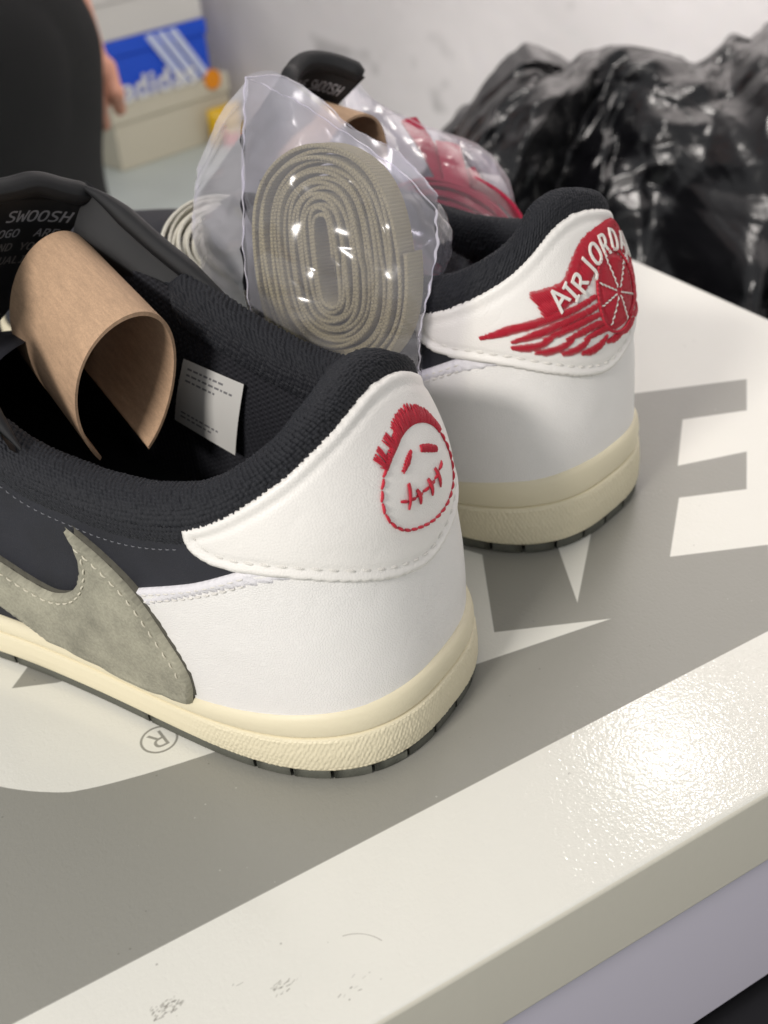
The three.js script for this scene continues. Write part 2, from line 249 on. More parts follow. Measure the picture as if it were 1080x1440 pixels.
function fillThreads(poly, angle, spacing, r, base, rand, maxLen = 0.55, ragged = 0.03) {   // satin stitch: parallel threads that fill a polygon
  const ca = Math.cos(angle), sa = Math.sin(angle), P = poly.map(([x, y]) => [x * ca + y * sa, -x * sa + y * ca]), out = [];
  const ys = P.map((p) => p[1]), y0 = Math.min(...ys), y1 = Math.max(...ys);
  for (let y = y0 + spacing / 2; y < y1; y += spacing) {
    const xs = []; for (let i = 0, j = P.length - 1; i < P.length; j = i++) if ((P[i][1] > y) !== (P[j][1] > y)) xs.push((P[j][0] - P[i][0]) * (y - P[i][1]) / (P[j][1] - P[i][1]) + P[i][0]);
    xs.sort((a, b) => a - b);
    for (let i = 0; i + 1 < xs.length; i += 2) {
      const a = xs[i] - ragged * rand(), b = xs[i + 1] + ragged * rand(), n = Math.max(1, Math.round((b - a) / maxLen)), sh = n > 1 ? (rand() - 0.5) * 0.4 / n : 0;
      for (let k = 0; k < n; k++) { const u = lerp(a, b, k === 0 ? 0 : k / n + sh), v = lerp(a, b, k === n - 1 ? 1 : (k + 1) / n + sh); if (v - u < 0.03) continue; out.push(strand([u * ca - y * sa, u * sa + y * ca], [v * ca - y * sa, v * sa + y * ca], r, base + 0.012 * rand(), Math.min(0.016, 0.08 * (v - u)), 5, 3)); }
    }
  }
  return mergeGeometries(out);
}
function strokePoly(pts, widths, n = 24) {                // outline of a brush stroke with varying width
  const c = new THREE.CatmullRomCurve3(pts.map((p) => new THREE.Vector3(p[0], p[1], 0))), L = [], R = [];
  for (let i = 0; i <= n; i++) { const t = i / n, p = c.getPoint(t), d = c.getTangent(t), f = t * (widths.length - 1), k = Math.min(widths.length - 2, Math.floor(f)), w = lerp(widths[k], widths[k + 1], f - k) / 2; L.push([p.x - d.y * w, p.y + d.x * w]); R.push([p.x + d.y * w, p.y - d.x * w]); }
  return [...L, ...R.reverse()];
}
const font = await new FontLoader().loadAsync('fonts/droid/droid_sans_bold.typeface.json'), fontThin = await new FontLoader().loadAsync('fonts/droid/droid_sans_regular.typeface.json');

// top edge of the leather, before the padded collar, against a
const collarLine = curve([[-20, 8.6], [-16, 8.4], [-13.5, 7.1], [-12, 6.45], [-10.1, 6.25], [-8.9, 6.25], [-7.7, 6.4], [-6.25, 6.75], [-5.4, 7.08], [-4.32, 7.6], [-3.29, 8.08], [-2.19, 8.58], [-0.8, 9.0], [0.3, 9.1], [1.4, 8.9], [2.8, 8.2], [4.2, 7.6], [5.4, 7.18], [6.5, 6.98], [7.6, 7.08], [9, 7.5], [10.5, 8.2], [12.2, 9.0], [13.5, 9.0], [15, 8.2], [16, 7.9], [20, 7.5]]);
const stayLine = curve([[-16, 10.2], [-14.6, 9.6], [-13.2, 8.3], [-12, 7.1], [-10.8, 6.3], [-9.5, 6.1], [9.5, 7.7], [10.5, 8.2], [12.2, 9.1], [14, 10.1], [16, 10.4]]);
const MAXA = upperLine[upperLine.length - 1][0], SOLEA = soleLine[soleLine.length - 1][0], OPEN = 15.4;
const archY = curve([[OPEN - 0.4, 8.2], [17, 7.9], [20, 6.9], [23, 5.9], [26, 5.3], [29, 4.6], [31, 3.6], [MAXA - 0.6, 2.6], [MAXA, 1.6]]);

function soleLoft(ringAt, step, a0 = -SOLEA, a1 = SOLEA, capped = false, list = null) {   // ringAt(a) -> [[out, y], ...] swept round the outline of the sole
  const n = list ? list.length - 1 : Math.max(1, Math.round((a1 - a0) / step)), k = ringAt(0).length;
  const g = grid(n, k - 1, (u, v) => {
    const a = list ? list[Math.round(u * n)] : lerp(a0, a1, u), q = ringAt(a)[Math.round(v * (k - 1))], e = 0.06;
    const [x, z] = along(soleLine, clamp(a, -SOLEA + 0.001, SOLEA - 0.001)), p0 = along(soleLine, clamp(a - e, -SOLEA, SOLEA)), p1 = along(soleLine, clamp(a + e, -SOLEA, SOLEA));
    let tx = p1[0] - p0[0], tz = p1[1] - p0[1]; if (Math.abs(a) > SOLEA - 0.1) { tx = 0; tz = -1; } const l = Math.hypot(tx, tz) || 1;
    return [x - tz / l * q[0], q[1], z + tx / l * q[0], a * 0.01, (q[1] + Math.abs(q[0]) * 0.3) * 0.01];
  }, !capped);
  if (capped) { const p = g.attributes.position, idx = Array.from(g.index.array); for (const i of [0, n]) for (let j = 1; j < k - 1; j++) { const b = i * k; if (i) idx.push(b, b + j, b + j + 1); else idx.push(b, b + j + 1, b + j); } g.setIndex(idx); g.computeVertexNormals(); }
  return g;
}

function pebble(x, y) {                                   // staggered round grains, a little irregular
  let h = 0; const row = Math.floor(y);
  for (const j of [-1, 0, 1]) { const o = ((row + j) & 1) * 0.5, c = Math.floor(x - o); for (const i of [-1, 0, 1]) { const p = c + i, q = row + j, r = Math.hypot(p + 0.5 + o + 0.34 * (hash(p, q, 3) - 0.5) - x, q + 0.5 + 0.34 * (hash(p, q, 4) - 0.5) - y) / (0.36 + 0.12 * hash(p, q, 5)); if (r < 1) h = Math.max(h, Math.sqrt(1 - r * r)); } }
  return h;
}
function makeSneaker({ label, pos, turn, mirror, yScale, midScale, tongueWide = 1, tongueShift = 0, stayLift = 0, tongueDrop = 0 }) {
  const root = thing('sneaker', label, 'sneaker', pos, turn, undefined);
  root.scale.y = yScale;
  const fin = (g) => { cm(g); if (mirror) { g.scale(1, 1, -1); const i = g.index.array; for (let k = 0; k < i.length; k += 3) { const t = i[k]; i[k] = i[k + 1]; i[k + 1] = t; } g.computeVertexNormals(); } return g; };
  const add = (name, g, m, extra, parent = root) => part(name, fin(g), m, parent, extra);
  const mid = (a) => midTop(a) * midScale, rand = rng(mirror ? 77 : 33);
  // --- sole
  add('outsole', soleLoft(() => [[-3.4, 0.1], [-0.16, 0.1], [-0.12, 0.36], [-0.3, 0.4]], 0.3), M.outsoleDark);
  for (let a = -SOLEA + 0.3; a < SOLEA - 0.8;) {          // short lugs round the heel, long ones along the sides
    const w = Math.abs(a + 0.5) < 5.9 ? 0.9 + 0.05 * rand() : a < 0 ? Math.max(0.9, Math.min(5, -5.8 - a)) : Math.min(5, SOLEA - 0.3 - a);
    add('tread_lug', soleLoft(() => [[-0.9, 0.0], [-0.06, 0.0], [-0.01, 0.03], [0.015, 0.25], [-0.05, 0.33], [-0.9, 0.33]], 0.3, a, a + w, true), M.outsole);
    a += w + 0.09;
  }
  const gy = (a) => 0.3 + (mid(a) - 0.3) * 0.6;
  const lower = (a) => { const t = gy(a); return [[-0.3, 0.3], [-0.05, 0.3], [0.015, 0.33], [0.05, 0.45], [0.06, lerp(0.3, t, 0.5)], [0.03, t - 0.12], [0.0, t - 0.03], [-0.06, t + 0.005], [-0.3, t + 0.01]]; };
  const band = 8.8, fine = 40, list = []; for (let a = -SOLEA; a < SOLEA; a += Math.abs(a) < band ? 0.021 : 0.25) list.push(a); list.push(SOLEA);                             // the heel part of the band carries real pebbles that die away towards the waist
  add('midsole', soleLoft((a) => {
    const q = lower(a), t = gy(a), o = [[-0.3, 0.3], [-0.05, 0.3]], yc = [0.31, 0.34, 0.45, lerp(0.3, t, 0.5), t - 0.12, t - 0.03], oc = [0.0, 0.02, 0.05, 0.06, 0.03, 0.0];
    for (let i = 0; i <= fine; i++) { const f = i / fine * 5, k = Math.min(4, Math.floor(f)), y = lerp(yc[k], yc[k + 1], f - k), m = smooth(i, 1, 5) * (1 - smooth(i, fine - 5, fine - 1)) * (1 - smooth(Math.abs(a), 6.2, 8.6)), w = pebble(a / 0.125, y / 0.11); o.push([lerp(oc[k], oc[k + 1], f - k) + 0.021 * m * w, y]); }
    o.push([-0.06, t + 0.005], [-0.3, t + 0.01]); return o;
  }, 0, 0, 0, false, list), M.stipple);
  add('midsole_rim', soleLoft((a) => { const t = gy(a), m = mid(a) + 0.02 * Math.sin(a * 1.7) * Math.sin(a * 0.6); return [[-0.3, t - 0.05], [-0.08, t - 0.02], [-0.035, t + 0.03], [0.0, t + 0.1], [0.01, lerp(t, m, 0.5)], [-0.03, m - 0.16], [-0.1, m - 0.05], [-0.19, m - 0.005], [-0.28, m - 0.02], [-0.34, m - 0.12], [-0.6, m - 0.3]]; }, 0.15), M.cream);
  // --- upper: the dark quarter all round, then the front
  add('quarter', grid(220, 44, (u, v) => { const a = lerp(-OPEN, OPEN, u), y = lerp(1.1, collarLine(a) + 0.25, v); return [...S(a, y, 0), a * 0.01, y * 0.01]; }), M.nubuck);
  add('vamp', grid(60, 48, (u, v) => {
    const s = lerp(OPEN - 0.2, MAXA, u), [x, z] = along(upperLine, s), t = Math.PI * v, H = archY(s), y0 = 1.2;
    return [x + (1 - Math.abs(Math.cos(t))) * -0.3, y0 + (H - y0) * Math.pow(Math.sin(t), 0.62), -z * Math.cos(t) * (1 - 0.1 * Math.sin(t)), s * 0.01, v * 0.12];
  }), M.nubuck);
  // --- white leather at the heel
  add('heel_counter', panel([[-8.9, 4.2], [-7.9, 4.7], [-6.4, 5.33], [-4.77, 6.08], [-3, 6.5], [0, 6.3], [3, 6.5], [4.77, 6.08], [6.4, 5.33], [7.9, 4.7], [9.2, 4.1], [9.2, 1.0], [4, 1.0], [0, 1.0], [-4, 1.0], [-8.9, 1.0]], { thick: 0.08, cell: 0.11, relief: (x, y) => 0.05 * (fbm(x * 0.7 + 9, y * 0.8, 2, 0, 27) - 0.5) - 0.006 * smooth(ridge(vnoise((x - y * 0.4) * 2.6, (x + y) * 0.6 + 20, 0, 29)), 0.8, 1) }), M.leather);
  for (const s of [-1, 1]) {
    const up = [[s * 8.9, 4.3], [s * 8.36, 4.56], [s * 6.4, 5.36], [s * 4.77, 6.11], [s * 3.2, 6.6]], lo = [[s * 2.9, 6.2], [s * 3.84, 5.95], [s * 5.14, 5.58], [s * 6.47, 4.98], [s * 7.87, 4.27], [s * 8.9, 3.8]];
    add('heel_strip', panel([...smoothPoly(up, 30, false), ...smoothPoly(lo, 30, false)], { base: 0.06, thick: 0.06, cell: 0.1, round: 0.06, relief: (x, y, d) => -0.035 * Math.exp(-(((d - 0.2) / 0.06) ** 2)) }), M.hem);
    for (const o of [0.16, 0.34]) add('stitching', stitchLine(up.slice(0, 4).map((p, i) => [p[0], p[1] - o * (1.15 - 0.05 * i)]), 0.105, 0.2, 0.07, 0.022, 0.008), M.whiteThread, { kind: 'stuff' });
  }
  const half = [[6.22, 6.5], [5.85, 6.22], [5.2, 6.1], [4.3, 6.08], [3.3, 5.95], [2.2, 5.62], [1.1, 5.22]];
  const low = [...half.map(([a, y]) => [-a, y]), [0, 4.98], ...half.slice().reverse()];
  const bottom = smoothPoly([[-6.3, 6.95], ...low, [6.3, 6.95]], 150, false), top = Array.from({ length: 61 }, (_, i) => { const a = lerp(6.25, -6.25, i / 60); return [a, collarLine(a) + 0.2]; });
  const crease = (x, y) => 0.02 * (fbm(x * 0.8 + 5, y * 0.8, 2, 0, 17) - 0.5) - 0.008 * smooth(ridge(vnoise((x + y * 0.7) * 3.2, (x - y) * 0.7 + 40, 0, 19)), 0.72, 1) * smooth(-x, -1, 2.5);
  const tab = add('heel_tab', panel([...bottom, ...top], { base: 0.06, thick: 0.11, cell: 0.08, round: 0.11, groove: 0.05, grooveAt: 0.3, relief: (x, y, d) => crease(x, y) + 0.025 * smooth(0.3 - Math.abs(d - 0.12), 0, 0.3) }), M.tab);
  const seam = smoothPoly(low.map(([a, y], i) => [a * 0.955, y + 0.3]), 120, false);
  add('stitching', stitchLine([[-6.02, 6.95], ...seam.filter((_, i) => i % 4 === 0), [6.02, 6.95]], 0.13, 0.27, 0.1, 0.036, 0.016), M.whiteThread, { kind: 'stuff' });
  // --- the reversed side logo of taupe suede, on the outer side
  {
    const edge = smoothPoly([[-10.37, 5.77], [-9.9, 5.56], [-9.21, 5.21], [-8.29, 4.54], [-7.5, 3.42], [-7.05, 2.58], [-6.98, 2.05], [-7.1, 1.5]], 50, false);
    const inner = smoothPoly([[-15.2, 4.6], [-14.4, 4.2], [-13.48, 3.85], [-12.29, 3.48], [-11.51, 3.40], [-10.75, 3.7], [-10.25, 4.26], [-10.02, 4.89], [-10.13, 5.45], [-10.37, 5.77]], 50, false);
    const poly = [...edge, [-9, 1.3], [-12.2, 1.55], [-13.2, 2.0], [-14.1, 2.4], [-15.2, 2.9], ...inner.slice(0, -1)];
    const logo = add('side_logo', panel(poly, { base: 0.2, thick: 0.12, cell: 0.1, round: 0.07, groove: 0.03, grooveAt: 0.26, relief: (x, y) => 0.012 * (fbm(x * 3, y * 3, 2, 0, 15) - 0.5) }), M.suede);
    const inset = (pts, d) => pts.map((p, i) => { const q = pts[Math.min(i + 1, pts.length - 1)], o = pts[Math.max(i - 1, 0)], dx = q[0] - o[0], dy = q[1] - o[1], l = Math.hypot(dx, dy) || 1; return [p[0] + dy / l * d, p[1] - dx / l * d]; });
    for (const line of [inset(edge.slice(4, -6), 0.24), inset(inner.slice(0, -4), 0.22)]) add('stitching', stitchLine(line.filter((_, i) => i % 3 === 0), 0.31, 0.2, 0.09, 0.026, 0.014), M.tanThread, { kind: 'stuff' }, root);
    add('logo_edge', panel(poly.map(([a, y]) => [a + 0.075, y + 0.02]), { base: 0.06, thick: 0.075, cell: 0.12, round: 0.03 }), M.suedeEdge);
  }
  add('stitching', stitchLine(Array.from({ length: 40 }, (_, i) => { const a = lerp(-14, -6.6, i / 39); return [a, collarLine(a) - 0.42 - 0.1 * Math.sin(i * 0.08)]; }), 0.005, 0.14, 0.1, 0.016, 0.01), M.darkThread, { kind: 'stuff' });
  // --- padded knitted collar: a roll of real loops round the opening
  const A0 = -OPEN + 0.6, A1 = 12.0, nu = mirror ? 1100 : 2000, nv = mirror ? 140 : 220, loop = 0.135;
  const roll = grid(nu, nv, (u, v) => {
    const a = lerp(A0, A1, u), y = collarLine(a), taper = smooth(u, 0, 0.03) * (1 - smooth(u, 0.97, 1)) * 0.9 + 0.1, peak = Math.exp(-((a / 2.2) ** 2)), rx = (0.6 - 0.1 * peak) * taper, ry = (0.72 - 0.12 * peak) * taper;
    const th = v * 2 * Math.PI, c = S(a, y + 0.30, -0.44), o = S(a, y + 0.30, 0.56); const nx = o[0] - c[0], nz = o[2] - c[2], l = Math.hypot(nx, nz) || 1;
    const rows = 38, X = a / loop + 500, Y = rows * v, row = Math.floor(Y); let b = 0;
    for (const dr of [-1, 0, 1]) { const rr = ((row + dr) % rows + rows) % rows, off = rr % 2 ? 0.5 : 0, ix = Math.floor(X + off); for (const dc of [-1, 0, 1]) { const h1 = hash(ix + dc, rr, 9), h2 = hash(ix + dc, rr, 10), ex = X + off - (ix + dc) - 0.5 - 0.3 * (h1 - 0.5), ey = Y - (row + dr) - 0.5 - 0.3 * (h2 - 0.5), t = ex + 0.45 * ey; b = Math.max(b, (0.65 + 0.5 * h2) * Math.sqrt(clamp(1 - (t * t * 4.6 + ey * ey * 2.6), 0, 1))); } }
    const d = 0.05 * b - 0.017 + 0.04 * (fbm(a * 0.9, v * 4, 2, 0, 3) - 0.5);
    const e = (q) => Math.sign(q) * Math.pow(Math.abs(q), 0.85), cr = e(Math.cos(th)) * (rx + d * taper), sr = e(Math.sin(th)) * (ry + d * taper);
    return [c[0] + nx / l * cr, c[1] + sr + 0.0, c[2] + nz / l * cr, a * 0.01, v * 0.042];
  }, false);
  add('collar', roll, M.knit);
  // --- inside: woven lining and insole
  const lining = add('lining', grid(160, 44, (u, v) => { const a = lerp(-OPEN + 0.3, OPEN - 0.3, u), y = lerp(collarLine(a) + 0.5, 2.3, v), o = -0.62 - 0.25 * Math.sin(Math.PI * clamp(v * 1.4, 0, 1)); return [...S(a, y, o), a * 0.01, y * 0.01]; }), M.lining);
  add('insole', grid(80, 8, (u, v) => { const a = lerp(-MAXA + 0.5, 0, u), [x, z] = along(upperLine, a), k = lerp(-1, 1, v); return [clamp(x + 0.5, 0.9, 28), 2.35 + 0.25 * k * k, z * k * 0.93]; }), M.insole);
  // --- tongue: a padded plate that leans back over the opening, printed on its inner side
  const tongueAt = (s, t, o = 0) => { const z = tongueShift * (1 - 0.7 * t) + s * tongueWide * lerp(3.3, 2.3, t), x = lerp(13.5, 18.2, t) - 1.0 * s * s * (1 - t * 0.5) - o * 0.75, y = lerp(12.0 - tongueDrop, 6.4, t) - (0.75 * s * s + 0.12 * s) * (1 - t) - o * 0.6; return [x, y, z]; };
  const tongue = add('tongue', grid(60, 40, (u, v) => { const s = lerp(-1, 1, u), p = tongueAt(s, v, 0.02 * fbm(u * 6, v * 6, 2)); return [...p, s * 0.03, v * 0.075]; }), M.satin);
  add('tongue_back', grid(60, 20, (u, v) => { const s = lerp(-1, 1, u), p = tongueAt(s, v, -0.5); return [...p, s * 0.03, v * 0.075]; }), M.satin, undefined, tongue);
  const rimPath = Array.from({ length: 61 }, (_, i) => { const s = lerp(-1.02, 1.02, i / 60), p = tongueAt(s, 0, -0.22); return new THREE.Vector3(p[0], p[1] - 0.05 + 0.16 * Math.exp(-(((s - 0.62) / 0.16) ** 2)), p[2]); });
  add('tongue_edge', metricUV(sweep(rimPath, (i, n) => { const s = Math.min(1, 0.5 + Math.min(i, n - 1 - i) / 5); return circleRing(0.3 * s, 0.33 * s, 14); })), M.satin, undefined, tongue);
  // the stiff eyestay that carries the collar forward to the tongue on the inner side, edged with a zigzag stitch
  for (const q of mirror ? [] : [1, -1]) {
    const stay = add('eyestay', grid(50, 26, (u, v) => { const a = q * lerp(q > 0 ? 10.2 : 11.8, 14.8, q > 0 ? u : 1 - u), w = q > 0 ? u : 1 - u, y = lerp(stayLine(a) - 2.8, stayLine(a) + 0.75 + 0.55 * w, v); return [...S(a, y, -0.7 + 0.85 * smooth(v, 0.7, 1) + 0.06 * Math.sin(u * 9 + v * 4)), a * 0.01, y * 0.01]; }), M.satin);
    add('eyestay_edge', metricUV(sweep(Array.from({ length: 41 }, (_, i) => { const u = i / 40, a = q * lerp(q > 0 ? 9.8 : 11.6, 14.9, u); return new THREE.Vector3(...S(a, stayLine(a) + 0.72 + 0.55 * u, -0.05)); }), (i, n) => { const s = Math.min(1, 0.1 + Math.min(i, n - 1 - i) / 14); return circleRing(0.3 * s, 0.27 * s, 14); })), M.satin, undefined, stay);
  }
  return { root, tab, tongue, lining, add, fin, rand, tongueAt };
}


// ---------- the two sneakers
const left = makeSneaker({ label: 'nearer sneaker with a red stitched round face on its white heel', pos: [0.0115557, 0.0002, -0.2201680], turn: Math.PI / 2 + 0.94367, mirror: false, yScale: 1, midScale: 1 });
const right = makeSneaker({ label: 'farther sneaker with red stitched wings and lettering on its white heel', pos: [0.0707, 0.0002, -0.3002], turn: Math.PI / 2 + 0.785, mirror: true, yScale: 1.04, midScale: 1.15, tongueWide: 0.52, tongueShift: -2.0, tongueDrop: 0.5, stayLift: -2.2 });

{ // the stitched face: outline of short chain stitches, a tuft of loose threads, two eyes, a mouth crossed by short stitches
  const { add, tab, rand } = left, B = 0.18;
  const oval = smoothPoly([[1.7, 7.4], [1.8, 7.02], [1.82, 6.62], [1.73, 6.28], [1.41, 6.08], [0.98, 5.95], [0.49, 5.92], [0.1, 5.97], [-0.34, 6.1], [-0.76, 6.28], [-1.07, 6.54], [-1.23, 6.79], [-1.29, 7.06], [-1.23, 7.31], [-1.11, 7.5], [-0.93, 7.69], [-0.75, 7.81], [-0.56, 7.89]], 120, false);
  const face = add('face_outline', stitchLine(oval.filter((_, i) => i % 3 === 0), B, 0.25, 0.0, 0.04, 0.012), M.red, undefined, tab);
  const hair = [], base = smoothPoly([[-0.8, 7.76], [-0.56, 7.89], [-0.27, 7.99], [0.03, 8.1], [0.39, 8.16], [0.81, 8.12], [1.27, 7.92], [1.58, 7.64], [1.72, 7.38]], 90, false);
  for (let k = 0; k < 230; k++) {
    const t = k / 230, i = Math.min(88, Math.floor(t * 89)), p = base[i], q = base[i + 1], dx = q[0] - p[0], dy = q[1] - p[1], l = Math.hypot(dx, dy) || 1, nx = -dy / l, ny = dx / l;
    let len = 0.16 + 0.22 * Math.sin(Math.PI * clamp((t - 0.12) / 0.8, 0, 1)) * (0.6 + 0.6 * rand()), sl = (rand() - 0.5) * 0.24; if (t < 0.06) len = 0.4 * (rand() > 0.4 ? 1 : 0.4); else if (t > 0.17 && t < 0.22) len = 0.38; else if (t < 0.32) len *= 0.7;
    const a = [p[0] - nx * 0.05, p[1] - ny * 0.05], b = [p[0] + nx * len + dx / l * sl, p[1] + ny * len + dy / l * sl];
    hair.push(strand(a, b, 0.015 + 0.011 * rand(), B + 0.015 * rand(), 0.022, 5, 4));
  }
  add('face_hair', mergeGeometries(hair), M.red, { kind: 'stuff' }, tab);
  for (const poly of [strokePoly([[0.55, 7.61], [0.85, 7.47], [1.16, 7.29]], [0.14, 0.17, 0.14]), strokePoly([[0.2, 7.73], [-0.06, 7.59], [-0.36, 7.48]], [0.05, 0.17, 0.08])]) add('face_eye', fillThreads(poly, 1.1, 0.05, 0.026, B, rand, 0.6, 0.015), M.red, undefined, tab);
  const mouth = [stitchLine([[-0.77, 6.98], [-0.53, 6.89], [-0.15, 6.8], [0.27, 6.78], [0.7, 6.8], [0.99, 6.88], [1.18, 6.98]], B, 0.27, 0.0, 0.04, 0.02)];
  for (const [a, b, r] of [[[-0.34, 7.2], [-0.56, 6.7], 0.045], [[-0.13, 6.95], [-0.1, 6.6], 0.045], [[0.38, 6.95], [0.42, 6.53], 0.045], [[0.77, 7.01], [0.83, 6.51], 0.038]]) mouth.push(strand(a, b, r * 0.85, B + 0.02, 0.025), strand([a[0] + 0.05, a[1]], [b[0] + 0.04, b[1] + 0.05], r * 0.7, B + 0.015, 0.025));
  add('face_mouth', mergeGeometries(mouth), M.red, undefined, tab);
}
{ // the stitched wings: wheel, banner with letters, rows of feathers on either side
  const { add, tab, rand } = right, B = 0.19, cx = -0.72, cy = 7.02, R = 0.94, E = (a, y) => [a - 0.62, (y > 7.05 ? 7.05 + (y - 7.05) * 0.87 : y) / 1.04];
  const ringPts = (r, a0, a1, n) => Array.from({ length: n + 1 }, (_, i) => { const t = lerp(a0, a1, i / n); return [cx + r * Math.cos(t), cy + r * Math.sin(t)]; });
  const arcRing = (r) => ringPts(r, 0, Math.PI * 2, 60).slice(0, -1);
  const angs = [1.36, 0.5, -0.12, -0.9, -1.95, -2.75, 2.45].sort((a, b) => a - b);
  for (let i = 0; i < angs.length; i++) {                 // red sectors of the wheel with a seam of bare leather between them
    const a0 = angs[i] + 0.05, a1 = (i + 1 < angs.length ? angs[i + 1] : angs[0] + 2 * Math.PI) - 0.05, poly = [...ringPts(0.13, a1, a0, 4), ...ringPts(R * 0.93, a0, a1, 14)];
    add('wing_emblem_wheel', fillThreads(poly, 0.4 + i * 0.7, 0.05, 0.023, B, rand, 0.5, 0.01), M.red, { kind: 'stuff' }, tab);
  }
  const ground = (name, poly) => add(name, panel(poly, { base: 0.165, thick: 0.03, cell: 0.12, round: 0.05 }), M.red, undefined, tab);
  ground('wing_emblem_ground', arcRing(R * 1.12, R * 0.12));
  const rim = [...ringPts(R * 1.13, 0, Math.PI * 2, 60)]; add('wing_emblem_rim', mergeGeometries(rim.slice(0, -1).map((p, i) => strand(p, rim[i + 1], 0.05, B + 0.02, 0.02, 6, 2))), M.red, { kind: 'stuff' }, tab);
  for (const t of angs) add('wing_emblem_seam', mergeGeometries([0, 1, 2, 3, 4].map((k) => strand([cx + Math.cos(t) * (0.12 + k * 0.17), cy + Math.sin(t) * (0.12 + k * 0.17)], [cx + Math.cos(t + 0.05) * (0.27 + k * 0.17), cy + Math.sin(t + 0.05) * (0.27 + k * 0.17)], 0.026, B + 0.03, 0.02, 5, 2))), M.whiteThread, undefined, tab);
  const arc = (r0, r1, t0, t1, sx) => [...ringPts(r0, t1, t0, 30), ...ringPts(r1, t0, t1, 30)].map(([a, y]) => [cx + (a - cx) * sx, y]);
  const bannerOut = smoothPoly([[3.18, 8.28], [2.97, 8.35], [2.37, 8.38], [2.02, 8.47], [1.57, 8.85], [1.21, 9.12], [0.6, 9.32], [-0.12, 9.36], [-0.8, 9.32], [-1.45, 9.12], [-1.81, 8.85], [-2.26, 8.47], [-2.61, 8.38], [-3.21, 8.35], [-3.42, 8.28]], 80, false).map(([a, y]) => E(a, y));
  const bannerIn = smoothPoly([[-3.2, 7.8], [-3.12, 7.56], [-2.38, 7.72], [-1.87, 7.86], [-1.3, 8.1], [-0.8, 8.36], [-0.12, 8.5], [0.55, 8.4], [1.06, 8.1], [1.63, 7.86], [2.14, 7.72], [2.88, 7.56], [2.96, 7.8]], 80, false).map(([a, y]) => E(a, y));
  const banner = [...bannerOut, ...bannerIn];
  ground('wing_emblem_ground', banner);
  add('wing_emblem_banner', fillThreads(banner, 0.9, 0.05, 0.023, B, rand, 0.42, 0.05), M.red, { kind: 'stuff' }, tab);
  // letters along the banner, raised white thread
  const word = 'AIR JORDAN', spots = [[2.36, 7.98, 0.62], [1.93, 8.05, 0.66], [1.52, 8.22, 0.74], [0, 0, 0], [1.02, 8.5, 0.72], [0.5, 8.72, 0.42], [-0.08, 8.8, 0.02], [-0.68, 8.72, -0.4], [-1.28, 8.42, -0.7], [-1.8, 8.12, -0.7]];
  [...word].forEach((ch, i) => {
    if (ch === ' ') return;
    const [a, y, t] = spots[i], shapes = fontThin.generateShapes(ch, 0.56), g = new THREE.ExtrudeGeometry(shapes, { depth: 0.025, bevelEnabled: true, bevelSize: 0.01, bevelThickness: 0.015, bevelSegments: 2, curveSegments: 5 });
    g.computeBoundingBox(); const w = (g.boundingBox.max.x + g.boundingBox.min.x) / 2, p = g.attributes.position, ct = Math.cos(t), st = Math.sin(t);
    for (let k = 0; k < p.count; k++) { const lx = p.getX(k) - w, ly = p.getY(k) - 0.26, q = S(E(a, y)[0] - (lx * ct - ly * st) * 1.0, E(a, y)[1] + (lx * st + ly * ct), B + 0.035 + p.getZ(k)); p.setXYZ(k, ...q); }
    const m = mergeVertices((g.deleteAttribute('normal'), g)); m.attributes.uv.array.fill(0.3);
    const f = m.index.array; for (let k = 0; k < f.length; k += 3) { const s = f[k]; f[k] = f[k + 1]; f[k + 1] = s; }
    m.computeVertexNormals(); add('letter', m, M.whiteThread, undefined, tab);
  });
  const F = [  // [points from tip to root, widths]
    [[[4.72, 7.05], [3.8, 7.32], [2.6, 7.5], [1.02, 7.62]], [0.06, 0.26, 0.26, 0.2, 0.14]],
    [[[3.85, 6.96], [3.2, 7.1], [2.3, 7.27], [1.0, 7.33]], [0.08, 0.24, 0.22, 0.16]],
    [[[3.88, 6.82], [3.5, 6.77], [3.0, 6.82], [2.75, 6.92]], [0.1, 0.25, 0.22, 0.08]],
    [[[3.0, 6.93], [2.4, 7.03], [1.7, 7.08], [0.95, 7.05]], [0.08, 0.22, 0.22, 0.14]],
    [[[3.25, 6.62], [2.9, 6.57], [2.4, 6.62], [2.1, 6.72]], [0.1, 0.24, 0.22, 0.08]],
    [[[2.35, 6.78], [1.8, 6.82], [1.2, 6.82], [0.85, 6.76]], [0.08, 0.22, 0.22, 0.12]],
    [[[2.52, 6.42], [2.2, 6.38], [1.75, 6.44], [1.5, 6.56]], [0.1, 0.24, 0.22, 0.08]],
    [[[1.75, 6.58], [1.2, 6.6], [0.7, 6.55], [0.35, 6.46]], [0.08, 0.22, 0.22, 0.12]],
    [[[1.88, 6.24], [1.5, 6.16], [1.0, 6.2], [0.7, 6.34]], [0.12, 0.26, 0.24, 0.08]],
    [[[0.78, 6.16], [0.4, 6.1], [0.1, 6.1], [-0.3, 6.14]], [0.1, 0.24, 0.24, 0.1]],
  ];
  for (const s of [1, -1]) for (const [pts, w] of F) {
    const d = [pts[pts.length - 1][0] - pts[0][0], pts[pts.length - 1][1] - pts[0][1]], poly = strokePoly(pts.map(([a, y]) => { const q = E(a, y); return [s > 0 ? q[0] : 2 * cx - q[0], q[1]]; }), w.map((x) => x * 0.82));
    ground('feather_ground', poly); add('feather', fillThreads(poly, Math.atan2(d[1], d[0] * s) + 1.15 * s, 0.05, 0.023, B + 0.01, rand, 0.6, 0.03), M.red, undefined, tab);
  }
}
